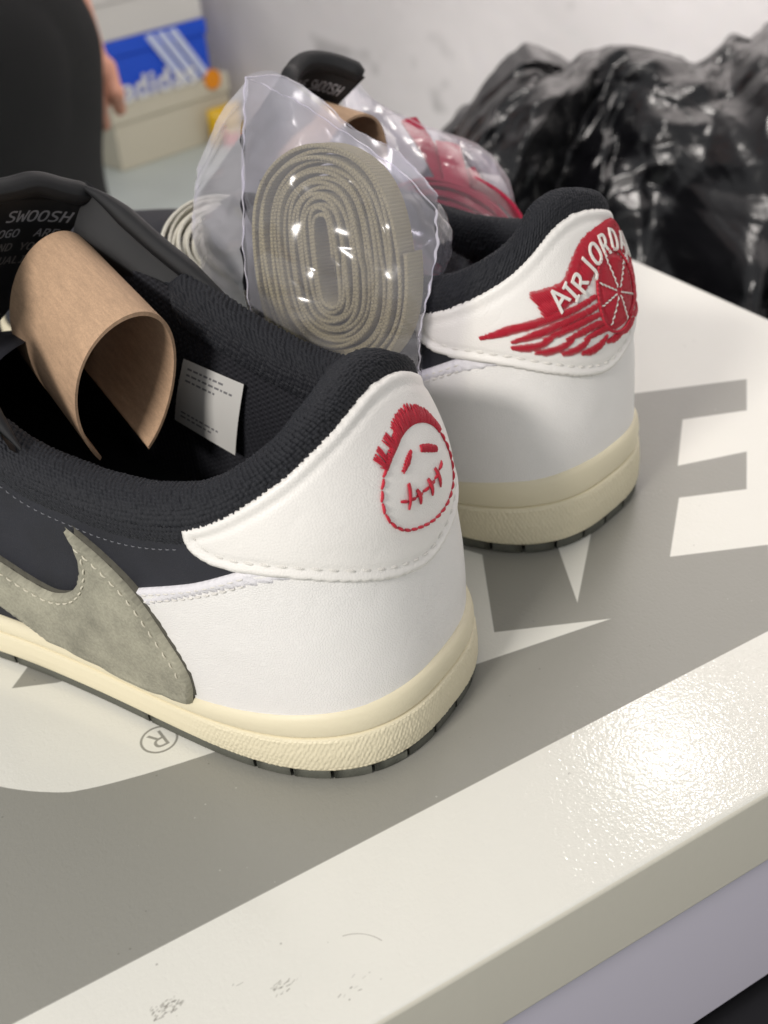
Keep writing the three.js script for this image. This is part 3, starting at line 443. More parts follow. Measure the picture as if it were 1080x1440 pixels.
{ // print on the inner side of both tongues
  const canvas = document.createElement('canvas'); canvas.width = 1024; canvas.height = 512; const c = canvas.getContext('2d');
  c.fillStyle = '#121316'; c.fillRect(0, 0, 1024, 512); c.textAlign = 'right'; c.fillStyle = '#98969a';
  c.font = 'bold 76px monospace'; c.fillText('NIKE AND THE SWOOSH', 995, 110, 900); c.font = 'bold 56px monospace';
  c.fillText('NAME AND  LOGO  ARE', 985, 190, 880); c.fillStyle = '#77716e'; c.fillText('TRADEMARKS AND YOUR', 985, 264, 880); c.fillText('GUARANTEE OF QUALITY', 985, 338, 880);
  const t = new THREE.CanvasTexture(canvas); t.colorSpace = THREE.SRGBColorSpace; const m = std({ map: t, roughness: 0.6 });
  for (const sh of [left, right]) sh.add('printed_label', grid(40, 16, (u, v) => { const s = lerp(-0.95, 0.99, u), p = sh.tongueAt(s, lerp(0.03, 0.62, v), 0.04); return [...p, sh === right ? 1 - u : u, 1 - v]; }), m, undefined, sh.tongue);
}
{ // white size label sewn to the lining of the nearer sneaker
  const canvas = document.createElement('canvas'); canvas.width = 256; canvas.height = 256; const c = canvas.getContext('2d'), r = rng(5);
  c.fillStyle = '#d6d5d1'; c.fillRect(0, 0, 256, 256); c.fillStyle = '#77777a';
  for (const [y, n] of [[26, 7], [48, 9], [70, 6], [200, 8], [218, 6]]) { let x = 24; for (let i = 0; i < n; i++) { const w = 8 + 16 * r(); c.fillRect(x, y, w, 7); x += w + 6; } }
  const t = new THREE.CanvasTexture(canvas); t.colorSpace = THREE.SRGBColorSpace;
  left.add('size_label', grid(16, 16, (u, v) => { const a = lerp(lerp(11.5, 9.5, u), lerp(12.5, 10.4, u), v), y = lerp(lerp(7.3, 6.9, u), lerp(5.0, 4.3, u), v); return [...S(a, y, -0.98 - 0.08 * Math.sin(Math.PI * v)), u, 1 - v]; }), std({ map: t, roughness: 0.7 }), undefined, left.lining);
}

// ---------- the shoe box under the sneakers: lid (printed top, edges rounded) over a body
const LD = new THREE.Vector3(0.89005, 0, -0.45586), LN = new THREE.Vector3(-0.45586, 0, -0.89005);   // along the front edge, and away from it
const LX0 = -2, LX1 = 34.07, LY0 = 12.72, LY1 = 45, LH = 2.75;
const onLid = (x, y, h = 0) => new THREE.Vector3().addScaledVector(LD, x).addScaledVector(LN, y).setY(h);
{
  const PX = 1920 / (LX1 - LX0), W = 1920, H = Math.round((LY1 - LY0) * PX), r = rng(11);
  const paint = (fillCream, fillGrey, scuffs) => {
    const cv = document.createElement('canvas'); cv.width = W; cv.height = H; const c = cv.getContext('2d');
    const P = (x, y) => [(x - LX0) * PX, (y - LY0) * PX], fill = (pts, col) => { c.fillStyle = col; c.beginPath(); pts.forEach(([x, y], i) => c[i ? 'lineTo' : 'moveTo'](...P(x, y))); c.closePath(); c.fill(); };
    c.fillStyle = fillGrey; c.fillRect(0, 0, W, H);
    fill([[LX0, LY0], [LX1, LY0], [LX1, 16.86], [LX0, 16.84]], fillCream);                                           // plain strip along the front
    fill([[19, 32.4], [25.93, 29.27], [29.74, 27.57], [28.09, 25.89], [25.92, 26.79], [23.73, 24.61], [26.12, 23.89], [24.49, 22.24], [22.48, 23.16], [20.14, 20.96], [22.84, 19.69], [22.4, 19.2], [25.6, 17.8], [34.2, 26.5], [34.2, 45.1], [19, 45.1]], fillCream);
    fill([[17.78, 23.32], [16.59, 20.85], [19.18, 23.44], [21, 26], [19, 27]], fillCream);
    fill([[15.1, 25.6], [15.72, 24.41], [13.93, 21.19], [16.92, 19.74], [12.85, 20.36], [9, 21.2], [9, 27]], fillCream);
    c.fillStyle = fillCream; c.beginPath(); c.moveTo(...P(-2, 28)); c.bezierCurveTo(...P(-1.2, 25.6), ...P(0.2, 23.4), ...P(1.9, 22.36)); c.bezierCurveTo(...P(3, 21.9), ...P(4.6, 21.6), ...P(9, 21)); c.lineTo(...P(10, 34)); c.lineTo(...P(-2, 40)); c.fill();
    fill([[1.74, 27.09], [3.4, 28.75], [5.4, 26.0], [2.87, 26.56]], fillGrey);
    if (scuffs) {
      c.strokeStyle = fillGrey; c.lineWidth = 3.2; c.beginPath(); c.arc(...P(4.46, 22.78), 0.47 * PX, 0, 7); c.stroke();      // registered mark
      c.save(); c.translate(...P(4.46, 22.78)); c.rotate(Math.PI + Math.atan2(1.7, 3.81) * -1 + 0.9); c.fillStyle = fillGrey; c.font = '44px sans-serif'; c.textAlign = 'center'; c.textBaseline = 'middle'; c.scale(1, -1); c.rotate(0.4); c.fillText('R', 0, 0); c.restore();
      for (const [x, y, n, s] of [[1.7, 15.4, 60, 0.32], [4.0, 14.5, 26, 0.3], [5.3, 13.7, 10, 0.5], [3.2, 15.1, 3, 0.1], [12.3, 15.8, 2, 0.1]]) for (let i = 0; i < n; i++) { const px = x + (r() - 0.5) * s * 2, py = y + (r() - 0.5) * s, l = 0.03 + 0.09 * r(); c.strokeStyle = `rgba(90,86,78,${0.15 + 0.45 * r()})`; c.lineWidth = 0.6 + r(); c.beginPath(); c.moveTo(...P(px, py)); c.lineTo(...P(px + l, py + l * (r() - 0.2))); c.stroke(); }
      c.strokeStyle = 'rgba(110,105,95,0.55)'; c.lineWidth = 0.9; c.beginPath(); c.arc(...P(5.4, 14.0), 0.9 * PX, 0.35, 1.35); c.stroke();
      for (let i = 0; i < 260; i++) { const x = LX0 + r() * 36, y = LY0 + r() * 32; c.fillStyle = r() > 0.5 ? 'rgba(240,238,230,0.35)' : 'rgba(70,68,60,0.3)'; c.beginPath(); c.arc(...P(x, y), 0.5 + 0.9 * r(), 0, 7); c.fill(); }
    }
    return cv;
  };
  const color = new THREE.CanvasTexture(paint('#e1e0d7', '#908f87', true)); color.colorSpace = THREE.SRGBColorSpace; color.anisotropy = 8;
  const rough = new THREE.CanvasTexture(paint('#1c1c1c', '#7a7a7a', false));
  const box = thing('shoe_box', 'large cream and grey shoe box on whose lid the two sneakers stand', 'shoe box', onLid((LX0 + LX1) / 2, (LY0 + LY1) / 2).multiplyScalar(0.01).toArray(), Math.atan2(0.45586, 0.89005));
  const w = LX1 - LX0, d = LY1 - LY0, lidMat = std({ map: color, roughness: 0.75, roughnessMap: rough, bumpMap: crinkleBump.clone(), bumpScale: 0.00005, clearcoat: 0 });
  lidMat.bumpMap.repeat.set((w * 0.01) / 0.022, (d * 0.01) / 0.022);
  const sideMat = std({ color: 0xd9d5c6, roughness: 0.32, bumpMap: peelBump, bumpScale: 0.00004 });
  const lidGeo = new RoundedBoxGeometry(w, LH, d, 6, 0.17); const p = lidGeo.attributes.position, n = lidGeo.attributes.normal, u = lidGeo.attributes.uv;
  for (const g of lidGeo.groups) for (let k = g.start; k < g.start + g.count; k++) { const x = p.getX(k), y = p.getY(k), z = p.getZ(k); if (g.materialIndex === 2 || g.materialIndex === 3) u.setXY(k, (x + w / 2) / w, 1 - (d / 2 - z) / d); else u.setXY(k, (x + z) * 0.01, y * 0.01); }
  lidGeo.translate(0, -LH / 2, 0);
  const lid = part('lid', cm(lidGeo), [sideMat, sideMat, lidMat, sideMat, sideMat, sideMat], box);
  part('box_body', cm(new RoundedBoxGeometry(w - 0.5, 6.4, d - 0.5, 3, 0.12).translate(0, -LH - 2.6, 0)), std({ color: 0xd6d2de, roughness: 0.5 }), box);
}
{ // dark crate that carries the box
  const g = thing('storage_crate', 'black crate under the shoe box, only a corner in view', 'crate', onLid(17, 27, -50).multiplyScalar(0.01).toArray(), Math.atan2(0.45586, 0.89005));
  const m = std({ color: 0x0d0d10, roughness: 0.45 });
  part('crate_body', new RoundedBoxGeometry(0.40, 0.37, 0.50, 3, 0.01).translate(0, 0.19, 0), m, g); part('crate_rim', new RoundedBoxGeometry(0.43, 0.035, 0.53, 3, 0.01).translate(0, 0.3935, 0), m, g);
}

// ---------- bent cardboard inserts, open underneath, that keep the sneakers in shape
function roll(label, root, mirror, a, b, ra, rb, tall, spin) {
  const P = (q) => new THREE.Vector3(q[0] * 0.01, q[1] * 0.01, q[2] * 0.01 * (mirror ? -1 : 1)).multiply(root.scale).applyEuler(root.rotation).add(root.position), A = P(a), B = P(b), L = A.distanceTo(B) * 100;
  const g = thing('cardboard_insert', label, 'cardboard insert', A.toArray());
  { const z = B.clone().sub(A).normalize(), x = new THREE.Vector3(0, 1, 0).cross(z).normalize(), y = z.clone().cross(x); g.quaternion.setFromRotationMatrix(new THREE.Matrix4().makeBasis(x, y, z)); g.rotateZ(spin); }
  const shape = (v, r) => { const th = lerp(-1.05, Math.PI + 1.0, v), k = 1 + 0.02 * Math.sin(th * 3 + 1); return [r * k * Math.cos(th), r * k * Math.sin(th) * tall]; };
  const wall = (off) => grid(40, 120, (u, v) => { const r = lerp(ra, rb, u) - off, q = shape(v, r); return [q[0], q[1], u * L + 0.12 * Math.sin(v * 9) * (1 - u), v * 0.12, u * L * 0.01]; });
  const rim = grid(120, 1, (u, v) => { const q = shape(u, ra - 0.07 * v); return [q[0], q[1], 0.12 * Math.sin(u * 9), u * 0.12, v * 0.001]; });
  part('curved_card', cm(mergeGeometries([wall(0), wall(0.07), rim])), M.kraft, g);
}
roll('brown bent cardboard insert inside the nearer sneaker', left.root, false, [9.2, 7.5, 0.0], [13.4, 8.4, 1.8], 1.4, 1.35, 1.72, 0.2);
roll('brown bent cardboard insert under the tongue of the farther sneaker', right.root, true, [11.3, 8.6, -1.7], [15.5, 8.8, -2.4], 1.4, 1.3, 1.3, 0);

// ---------- flat laces wound into coils
function laceCoil(name, label, color, center, normal, spin, { turns, inner, slot, width, pitch, loose = 0.3 }) {
  const g = thing(name, label, 'shoelace', center.map((v) => v * 0.01), 0, 'spare laces in small bags');
  const z = new THREE.Vector3(...normal).normalize(), x = new THREE.Vector3(0, 1, 0).cross(z).normalize(), y = z.clone().cross(x); g.quaternion.setFromRotationMatrix(new THREE.Matrix4().makeBasis(x, y, z)); g.rotateZ(spin);
  const n = turns * 90, path = [], r = rng(name.length + turns);
  for (let i = 0; i <= n; i++) { const t = i / 90, th = t * 2 * Math.PI, out = t / turns, rad = inner + pitch * t + loose * smooth(t, turns - 0.75, turns - 0.3) * (1 - 0.4 * smooth(t, turns - 0.3, turns)) + 0.035 * Math.sin(th * 2.3 + t * 1.7), c = Math.cos(th), s = Math.sin(th); path.push(new THREE.Vector3(rad * c * (1 + 0.1 * out), rad * s + slot * Math.tanh(s * 2.6) * (1 - 0.1 * out), 0.05 * Math.sin(t * 2.4) + 0.03 * Math.sin(th * 1.7) + 0.15 * (hash(Math.floor(t), 3, turns) - 0.5) * smooth(t % 1, 0, 0.2))); }
  const hw = width / 2, ht = pitch * 0.455, ring = (i) => { const e = 0.003 * Math.sin(i * 2.1), q = []; for (const [a, b] of [[-ht * 0.7, hw - 0.02], [0, hw + 0.012 + e], [ht * 0.7, hw - 0.02], [ht, hw - 0.08], [ht * 0.92, 0], [ht, -hw + 0.08], [ht * 0.6, -hw], [-ht * 0.6, -hw], [-ht, -hw + 0.08], [-ht * 0.92, 0], [-ht, hw - 0.08]]) q.push([a + 0.002 * Math.sin(i * 2.1 + b * 20), b]); return q; };
  const m = std({ color, roughness: 0.85, bumpMap: weaveBump, bumpScale: 0.0004, sheen: 0.25, sheenColor: new THREE.Color(0.5, 0.5, 0.45), sheenRoughness: 0.5 });
  part('wound_lace', cm(metricUV(sweep(path, ring, { up: new THREE.Vector3(0, 0, 1) }))), m, g);
  return g;
}
laceCoil('lace_coil', 'wound taupe flat lace in the clear bag between the sneakers', 0xa0966f, [-0.67, 8.98, -31.4], [-0.62, 0.30, 0.9], 0.2, { turns: 14, inner: 0.23, slot: 1.0, width: 0.9, pitch: 0.145, loose: 0.14 });
laceCoil('lace_coil', 'wound cream white lace behind the taupe lace in the clear bag', 0xe6e2d4, [-4.2, 7.0, -37.2], [0.35, 0.75, 0.5], 0.4, { turns: 12, inner: 0.3, slot: 0.3, width: 0.85, pitch: 0.15 });
laceCoil('lace_coil', 'wound crimson lace in the bag inside the farther sneaker', 0xb81c42, [2.9, 5.7, -38.8], [0.12, 0.55, 0.8], 1.0, { turns: 13, inner: 0.35, slot: 0.5, width: 0.9, pitch: 0.16 });
{
  const m = std({ color: 0xb81c42, roughness: 0.8, bumpMap: weaveBump, bumpScale: 0.0005 });
  const g = thing('lace_end', 'loose bright crimson lace ends above the wound crimson lace', 'shoelace', [0.036, 0.074, -0.405], 0, undefined), o = new THREE.Vector3(3.6, 7.4, -40.5);
  for (const [pts, w] of [[[[2.35, 9.15, -43.6], [2.8, 8.6, -42.4], [3.3, 7.75, -40.9], [3.55, 7.0, -39.8]], 0.62], [[[3.62, 8.5, -42.4], [3.68, 7.9, -40.9], [3.75, 7.2, -39.8], [4.1, 6.4, -38.9], [4.7, 5.0, -38.2]], 0.95], [[[4.2, 7.75, -41.6], [4.5, 7.2, -40.9], [4.85, 6.75, -40.1], [5.12, 6.4, -39.5]], 0.62]]) {
    const path = catmull(pts, 40).map((p) => p.sub(o));
    part('lace_strip', cm(metricUV(sweep(path, (i, n) => { const s = i > n - 8 && w < 0.7 ? 0.75 : 1; return [[-w / 2 * s, -0.05], [0, -0.07], [w / 2 * s, -0.05], [w / 2 * s, 0.05], [0, 0.09], [-w / 2 * s, 0.05]]; }, { up: new THREE.Vector3(0.35, 0.5, 1) }))), m, g);
  }
}

// ---------- clear plastic bags
const clear = std({ color: 0xf4f3fa, roughness: 0.17, transmission: 0.89, thickness: 0, ior: 1.5, side: THREE.DoubleSide });
const clearer = std({ color: 0xf4f3fa, roughness: 0.14, transmission: 0.95, thickness: 0, ior: 1.5, side: THREE.DoubleSide });
const film = std({ color: 0xf4f3fa, roughness: 0.2, transmission: 0.66, thickness: 0, ior: 1.45, side: THREE.DoubleSide, specularIntensity: 1 });
const crumple = (amp, scale, seed) => (x, y, z) => { const a = ridge(fbm3(x * scale + 9, y * scale, z * scale, 2, seed)), b = ridge(fbm3(x * scale * 2.6, y * scale * 2.6 + 4, z * scale * 2.6, 2, seed + 9)); return amp * (a * a * 1.6 - 0.9) + amp * 0.4 * (b * b - 0.5); };
const rel = (o, rows) => rows.map((r) => r.map((p) => [p[0] - o[0], p[1] - o[1], p[2] - o[2]]));
{
  const o = [-1, 7, -32], g = thing('plastic_bag', 'clear plastic bag with the taupe and cream laces standing between the sneakers', 'plastic bag', [-0.01, 0.07, -0.32]);
  const front = [[[-2.8, 12.9, -36.5], [-2.1, 13.0, -36.5], [-1.0, 12.5, -35.0], [0.3, 11.7, -33.4], [1.4, 11.0, -32.3], [2.3, 10.0, -31.6]], [[-3.0, 11.5, -34.6], [-2.1, 11.6, -33.4], [-1.0, 11.2, -32.4], [0.3, 10.8, -31.8], [1.4, 10.3, -31.2], [2.2, 9.4, -30.8]], [[-3.2, 9.9, -33.2], [-2.2, 10.0, -32.1], [-1.0, 9.9, -31.3], [0.3, 9.6, -30.7], [1.3, 9.3, -30.4], [1.9, 8.5, -30.1]], [[-3.3, 8.4, -32.2], [-2.3, 8.2, -31.0], [-1.1, 8.0, -30.4], [0.2, 8.0, -30.2], [1.0, 7.8, -30.0], [1.5, 7.3, -29.7]], [[-3.2, 6.0, -31.6], [-2.3, 5.4, -31.0], [-1.2, 5.0, -30.6], [0.1, 4.9, -30.4], [1.0, 4.9, -30.2], [1.4, 4.9, -30.0]]];
  for (const r of front) for (const p of r) { p[0] *= 0.945; p[1] = 21.485 + (p[1] - 21.485) * 0.945; p[2] *= 0.945; }
  part('front_sheet', cm(sheet(rel(o, front), 120, 120, crumple(0.2, 0.42, 3))), clear, g);
  const side = [[[-2.8, 12.9, -36.5], [-3.5, 12.0, -37.0], [-4.2, 10.9, -37.5], [-4.8, 9.9, -38.0]], [[-3.0, 11.5, -34.6], [-3.7, 10.9, -35.7], [-4.4, 10.0, -36.9], [-5.0, 9.2, -37.8]], [[-3.2, 9.9, -33.2], [-3.8, 9.4, -34.7], [-4.6, 9.0, -36.2], [-5.2, 8.5, -37.3]], [[-3.3, 8.4, -32.2], [-4.0, 7.9, -33.7], [-4.7, 7.7, -35.3], [-5.3, 7.0, -36.8]], [[-3.2, 6.0, -31.6], [-4.0, 6.0, -33.4], [-4.8, 6.0, -35], [-5.4, 6, -36.4]]];
  part('side_sheet', cm(sheet(rel(o, side), 100, 90, (x, y, z, u, v) => 0.3 * (ridge(fbm(v * 8 + 0.4 * fbm(u * 3, v * 3, 2), u * 1.2, 2, 0, 5)) - 0.6))), film, g);
  const back = [[[-2.8, 12.9, -36.5], [-1.8, 12.6, -37.4], [-0.9, 12.1, -37.1], [0.1, 11.2, -36.3], [1.6, 10.5, -35.2], [2.5, 9.7, -33.6]], [[-3.3, 9.8, -36.0], [-2.2, 9.5, -36.2], [-1.2, 9.1, -35.9], [-0.2, 8.7, -35.0], [1.2, 8.4, -34.0], [2.3, 8.4, -32.8]], [[-3.5, 6.7, -34.0], [-2.6, 6.0, -34.2], [-1.6, 5.7, -34.0], [-0.5, 5.6, -33.4], [0.8, 5.6, -32.6], [1.5, 6.0, -31.2]]];
  part('back_sheet', cm(sheet(rel(o, back), 90, 90, crumple(0.12, 0.5, 21))), film, g);
  const right_ = [[[2.3, 10.0, -31.6], [2.45, 9.85, -32.6], [2.5, 9.7, -33.6]], [[2.2, 9.4, -30.8], [2.75, 9.1, -31.6], [2.45, 9.1, -33.2]], [[1.9, 8.5, -30.1], [2.4, 8.3, -31.2], [2.3, 8.4, -32.8]], [[1.5, 7.3, -29.7], [1.75, 7.1, -30.6], [1.8, 7.2, -32.0]], [[1.4, 4.9, -30.0], [1.6, 5.0, -30.8], [1.5, 5.6, -31.4]]];
  part('side_sheet', cm(sheet(rel(o, right_), 80, 40, crumple(0.12, 0.9, 31))), clearer, g);
  // the folded seams and the welded rim, where the film lies several times over
  const hemMat = std({ color: 0xf6f4fb, roughness: 0.25, transmission: 0.72, thickness: 0, ior: 1.45 });
  const hem = (pts, r, name = 'bag_fold') => part(name, cm(metricUV(sweep(catmull(rel(o, [pts])[0], 60).map((p, i) => p.add(new THREE.Vector3(0.05 * (vnoise(i * 0.3, 2, 0, 1) - 0.5) + 0.02 * Math.sin(i * 1.3), 0.12 * (vnoise(i * 0.21, 5, 0, 1) - 0.5), 0))), (i, n) => circleRing(r * (0.3 + 1.1 * vnoise(i * 0.35, 1, 0, 3)), r * 0.5, 6)))), hemMat, g);
  hem([front[0][0], front[1][0], front[2][0], front[3][0], front[4][0]], 0.028); hem([front[0][0], [-2.3, 12.75, -36.0], front[0][2].map((v, i) => v - [0.1, 0.25, 0][i]), front[0][3].map((v, i) => v - [0, 0.12, 0][i]), front[0][4], front[0][5]], 0.028); hem(back[0], 0.035, 'bag_rim'); hem([front[0][5], front[1][5], front[2][5], front[3][5], front[4][5]], 0.035, 'bag_rim'); hem(side.map((r) => r[3]), 0.035, 'bag_rim');
}
{
  const o = [3, 7, -40], g = thing('plastic_bag', 'clear plastic bag with the crimson lace resting in the farther sneaker', 'plastic bag', [0.03, 0.07, -0.40]);
  const front = [[[-0.2, 10.7, -45.8], [1.0, 9.9, -44.1], [2.6, 9.1, -43.0], [4.1, 8.7, -42.1], [5.2, 7.9, -40.9], [5.6, 6.7, -39.5]], [[0.0, 10.1, -43.6], [1.0, 9.2, -41.8], [2.4, 8.6, -40.8], [3.7, 8.1, -39.8], [4.7, 7.3, -39.1], [5.4, 6.3, -38.6]], [[0.1, 9.1, -41.7], [0.9, 8.3, -40.0], [2.2, 7.4, -38.7], [3.3, 7.0, -37.9], [4.3, 6.6, -37.6], [5.3, 5.9, -37.8]], [[0.1, 7.6, -40.1], [1.0, 6.7, -38.6], [2.0, 5.9, -37.6], [3.1, 5.4, -37.0], [4.2, 5.2, -37.0], [5.1, 5.1, -37.4]]];
  part('front_sheet', cm(sheet(rel(o, front), 110, 110, crumple(0.09, 0.55, 43))), clearer, g);
  const back = front.map((r, i) => r.map((p, j) => [p[0] + 0.2, p[1] - (i ? 1.6 : 0.05), p[2] - (i ? 2.6 : 0.1)]));
  part('back_sheet', cm(sheet(rel(o, back), 80, 80, crumple(0.14, 0.5, 53))), film, g);
}

// ---------- black plastic bag: a crumpled heap beyond the right edge of the box
{
  const m = std({ color: 0x0b0b0e, roughness: 0.25, ior: 1.55, bumpMap: crumpleBump, bumpScale: 0.016 });
  const g = thing('black_bag', 'large crumpled glossy black plastic bag beside the right edge of the shoe box', 'plastic bag', [0.315, -0.512, -0.86]);
  const cr = rng(19), creases = []; for (let i = 0; i < 10; i++) { const f = 0.5 * Math.pow(1.25, i), th = cr() * 6.28, ph = (cr() - 0.5) * 1.7; creases.push([Math.cos(th) * Math.cos(ph), Math.sin(ph), Math.sin(th) * Math.cos(ph), f, 1.45 / f ** 1.15]); }   // sharp folds of many directions and sizes
  const top = curve([[-36, 22], [-30, 38], [-23, 47.0], [-21, 48.6], [-17.5, 50.2], [-15.6, 50.6], [-13.4, 52.2], [-11.5, 52.6], [-9.4, 51.4], [-7.5, 50.2], [-5.2, 49.6], [-3.6, 51.0], [-1.5, 51.6], [1.5, 52.6], [5, 53.6], [10, 53], [18, 50], [26, 42], [32, 20]]);
  part('bag_film', cm(grid(330, 380, (u, v) => {
    const th = lerp(-0.25, Math.PI + 0.25, v), X = lerp(-34, 32, u), H = top(X), fall = 1 - Math.pow(Math.abs(X + 2) / 38, 4), D = 17 * Math.sqrt(Math.max(0.02, fall));
    const ang = clamp(th, 0, Math.PI), s = Math.pow(Math.sin(ang), 0.6), c = Math.cos(ang); let y = H * s * (th < 0 || th > Math.PI ? 0 : 1), z = c * D * 1.0;
    const px = X * 0.1, py = y * 0.1, pz = z * 0.1, wx = fbm3(px, py, pz, 2, 5), wy = fbm3(px + 7, py, pz, 2, 6);
    const k = smooth(s, 0.02, 0.35), qx = px + 0.5 * wx, qy = py + 0.5 * wy, qz = pz + 0.4 * wx; let d = 0;
    for (const [nx, ny, nz, f, am] of creases) { const t = (qx * nx + qy * ny + qz * nz) * f + am * 7, m = t - Math.floor(t); d += am * (Math.abs(m - 0.5) * 4 - 1) * (0.4 + 1.2 * vnoise(t * 0.31, nx * 50, 0, 3)); }
    d *= k;
    return [X + 1.2 * (wx - 0.5) * k, y + d * 0.3 * s, z + d * (0.25 + 0.85 * Math.abs(c)) * (c < -0.2 ? -1 : 1), X * 0.01, v * 0.8];
  })), m, g);
}

// ---------- behind: floor, wall, stacked shoe boxes, a packet, a seated person in black
struct('floor', new THREE.PlaneGeometry(7, 7).rotateX(-Math.PI / 2).translate(0, -0.5, -1.2), std({ map: floorColor, roughness: 0.5 })).material.map.repeat.set(7, 7);
{
  const w = new THREE.BoxGeometry(7, 3.4, 0.1); const m = std({ map: plasterColor, roughness: 0.9, bumpMap: plasterBump, bumpScale: 0.0012 }); m.map.repeat.set(6.3, 3.1); m.bumpMap = plasterBump.clone(); m.bumpMap.repeat.set(11, 5.6);
  const wall = struct('back_wall', w, m); wall.position.set(0.60 + 0.0381, 1.2, -1.616 - 0.0324); wall.rotation.y = THREE.MathUtils.degToRad(40.39 - 90);
  // whitewashed bricks, a little proud of their joints
  { const e = new THREE.Vector3(0.7617, 0, -0.648), w2 = new THREE.Vector3(0.648, 0, 0.7617), r = rng(8), bm = m.clone(); bm.map = plasterColor.clone(); bm.map.repeat.set(0.9, 0.5); bm.bumpMap = null;
    const kinds = [0, 1, 2].map((k) => { const g = new RoundedBoxGeometry(0.232, 0.066, 0.02, 2, 0.005), p = g.attributes.position; for (let i = 0; i < p.count; i++) p.setZ(i, p.getZ(i) + 0.0022 * (vnoise(p.getX(i) * 60, p.getY(i) * 60, 0, k) - 0.5)); g.computeVertexNormals(); return g; });
    wall.updateMatrixWorld(); const inv = wall.matrixWorld.clone().invert();
    for (let row = 0; row < 13; row++) for (let i = -6; i < 5; i++) { const t = i * 0.242 + (row % 2 ? 0.121 : 0) + 0.35, y = -0.46 + row * 0.076, b = new THREE.Mesh(kinds[(row * 5 + i + 50) % 3], bm), P = e.clone().multiplyScalar(1.554 - 0.0082 - 0.0022 * r()).addScaledVector(w2, t - 0.85).setY(y); b.name = 'brick'; b.castShadow = b.receiveShadow = true; b.position.copy(P.applyMatrix4(inv)); b.rotation.z = 0.008 * (r() - 0.5); wall.add(b); } }
  const far = struct('back_wall', new THREE.BoxGeometry(5, 3.4, 0.1), m); far.position.set(-1.0, 1.2, -3.6); far.rotation.y = THREE.MathUtils.degToRad(40.39);
}
{
  const o = new THREE.Vector3(-0.445, -0.5, -2.371), turn = THREE.MathUtils.degToRad(40.39);
  const place = (name, label, u, y, w, group) => { const g = thing(name, label, 'shoe box', [0, 0, 0], turn, group); const e = new THREE.Vector3(Math.cos(turn), 0, -Math.sin(turn)); g.position.copy(o).addScaledVector(e, u).setY(y); return g; };   // local x along the front, -z into the box
  const pale = std({ color: 0xcfc9b6, roughness: 0.7 }), white = std({ color: 0xd2d0cc, roughness: 0.7 }), blue = std({ color: 0x1450d2, roughness: 0.55 }), stripe = std({ color: 0xc9d2ee, roughness: 0.6 });
  const box = (g, w, h, d, lid, body, lidM, oy = 0) => { part('box_body', new RoundedBoxGeometry(w, h - lid, d, 2, 0.003).translate(w / 2, (h - lid) / 2 + oy, -d / 2), body, g); part('lid', new RoundedBoxGeometry(w + 0.008, lid, d + 0.008, 2, 0.004).translate(w / 2, h - lid / 2 + oy, -d / 2), lidM, g); };
  const low = place('cream_shoe_box', 'cream shoe box at the foot of the stack behind', -0.01, -0.5, 0.285); box(low, 0.285, 0.13, 0.34, 0.04, pale, pale);
  const mid_ = place('blue_shoe_box', 'blue shoe box with three pale slanting stripes in the middle of the stack', -0.03, -0.37, 0.27); box(mid_, 0.27, 0.112, 0.33, 0.03, blue, blue);
  for (let k = 0; k < 3; k++) { const s = new THREE.Shape(); const x = 0.125 + k * 0.027; s.moveTo(x, 0.108); s.lineTo(x + 0.018, 0.109); s.lineTo(x + 0.085, 0.004); s.lineTo(x + 0.066, 0.004); part('stripe', new THREE.ExtrudeGeometry(s, { depth: 0.002, bevelEnabled: false }).translate(0, 0, 0.0045), stripe, mid_); }
  const up = place('white_shoe_box', 'white shoe box on top of the blue one with stripes', -0.035, -0.257, 0.28); box(up, 0.275, 0.13, 0.33, 0.065, white, white);
  const word = new THREE.ExtrudeGeometry(font.generateShapes('adidas', 0.042), { depth: 0.003, bevelEnabled: false, curveSegments: 6 }); word.translate(0.045, -0.002, 0.006); part('lettering', word, std({ color: 0xe8e8e6, roughness: 0.6 }), mid_);
  const d = place('sticker', 'round orange sticker at the right end of the cream box lid', 0.235, -0.375, 0); d.userData.category = 'sticker'; part('sticker_disc', new THREE.CylinderGeometry(0.02, 0.02, 0.004, 24).rotateX(Math.PI / 2).translate(0, 0, 0.007), std({ color: 0xee9310, roughness: 0.5 }), d);
  const pk = place('snack_packet', 'small yellow and red packet standing before the cream box', 0.235, -0.5, 0); pk.userData.category = 'packet';
  part('packet_body', sheet([0, 1, 2, 3].map((i) => [0, 1, 2, 3].map((j) => [lerp(-0.042, 0.042, j / 3), 0.075 - 0.075 * i / 3, 0.03 + (i % 3 && j % 3 ? 0.025 : 0)])), 16, 16), std({ color: 0xe3b613, roughness: 0.4 }), pk);
  part('packet_back', sheet([0, 1, 2, 3].map((i) => [0, 1, 2, 3].map((j) => [lerp(0.042, -0.042, j / 3), 0.075 - 0.075 * i / 3, 0.029 - (i % 3 && j % 3 ? 0.015 : 0)])), 12, 12), std({ color: 0xe3b613, roughness: 0.4 }), pk);
  part('packet_print', sheet([0, 1, 2].map((i) => [0, 1, 2].map((j) => [lerp(-0.026, 0.016, j / 2), 0.048 - 0.03 * i, 0.053 + (i % 2 && j % 2 ? 0.003 : 0)])), 8, 8), std({ color: 0xd9482e, roughness: 0.4 }), pk);
}
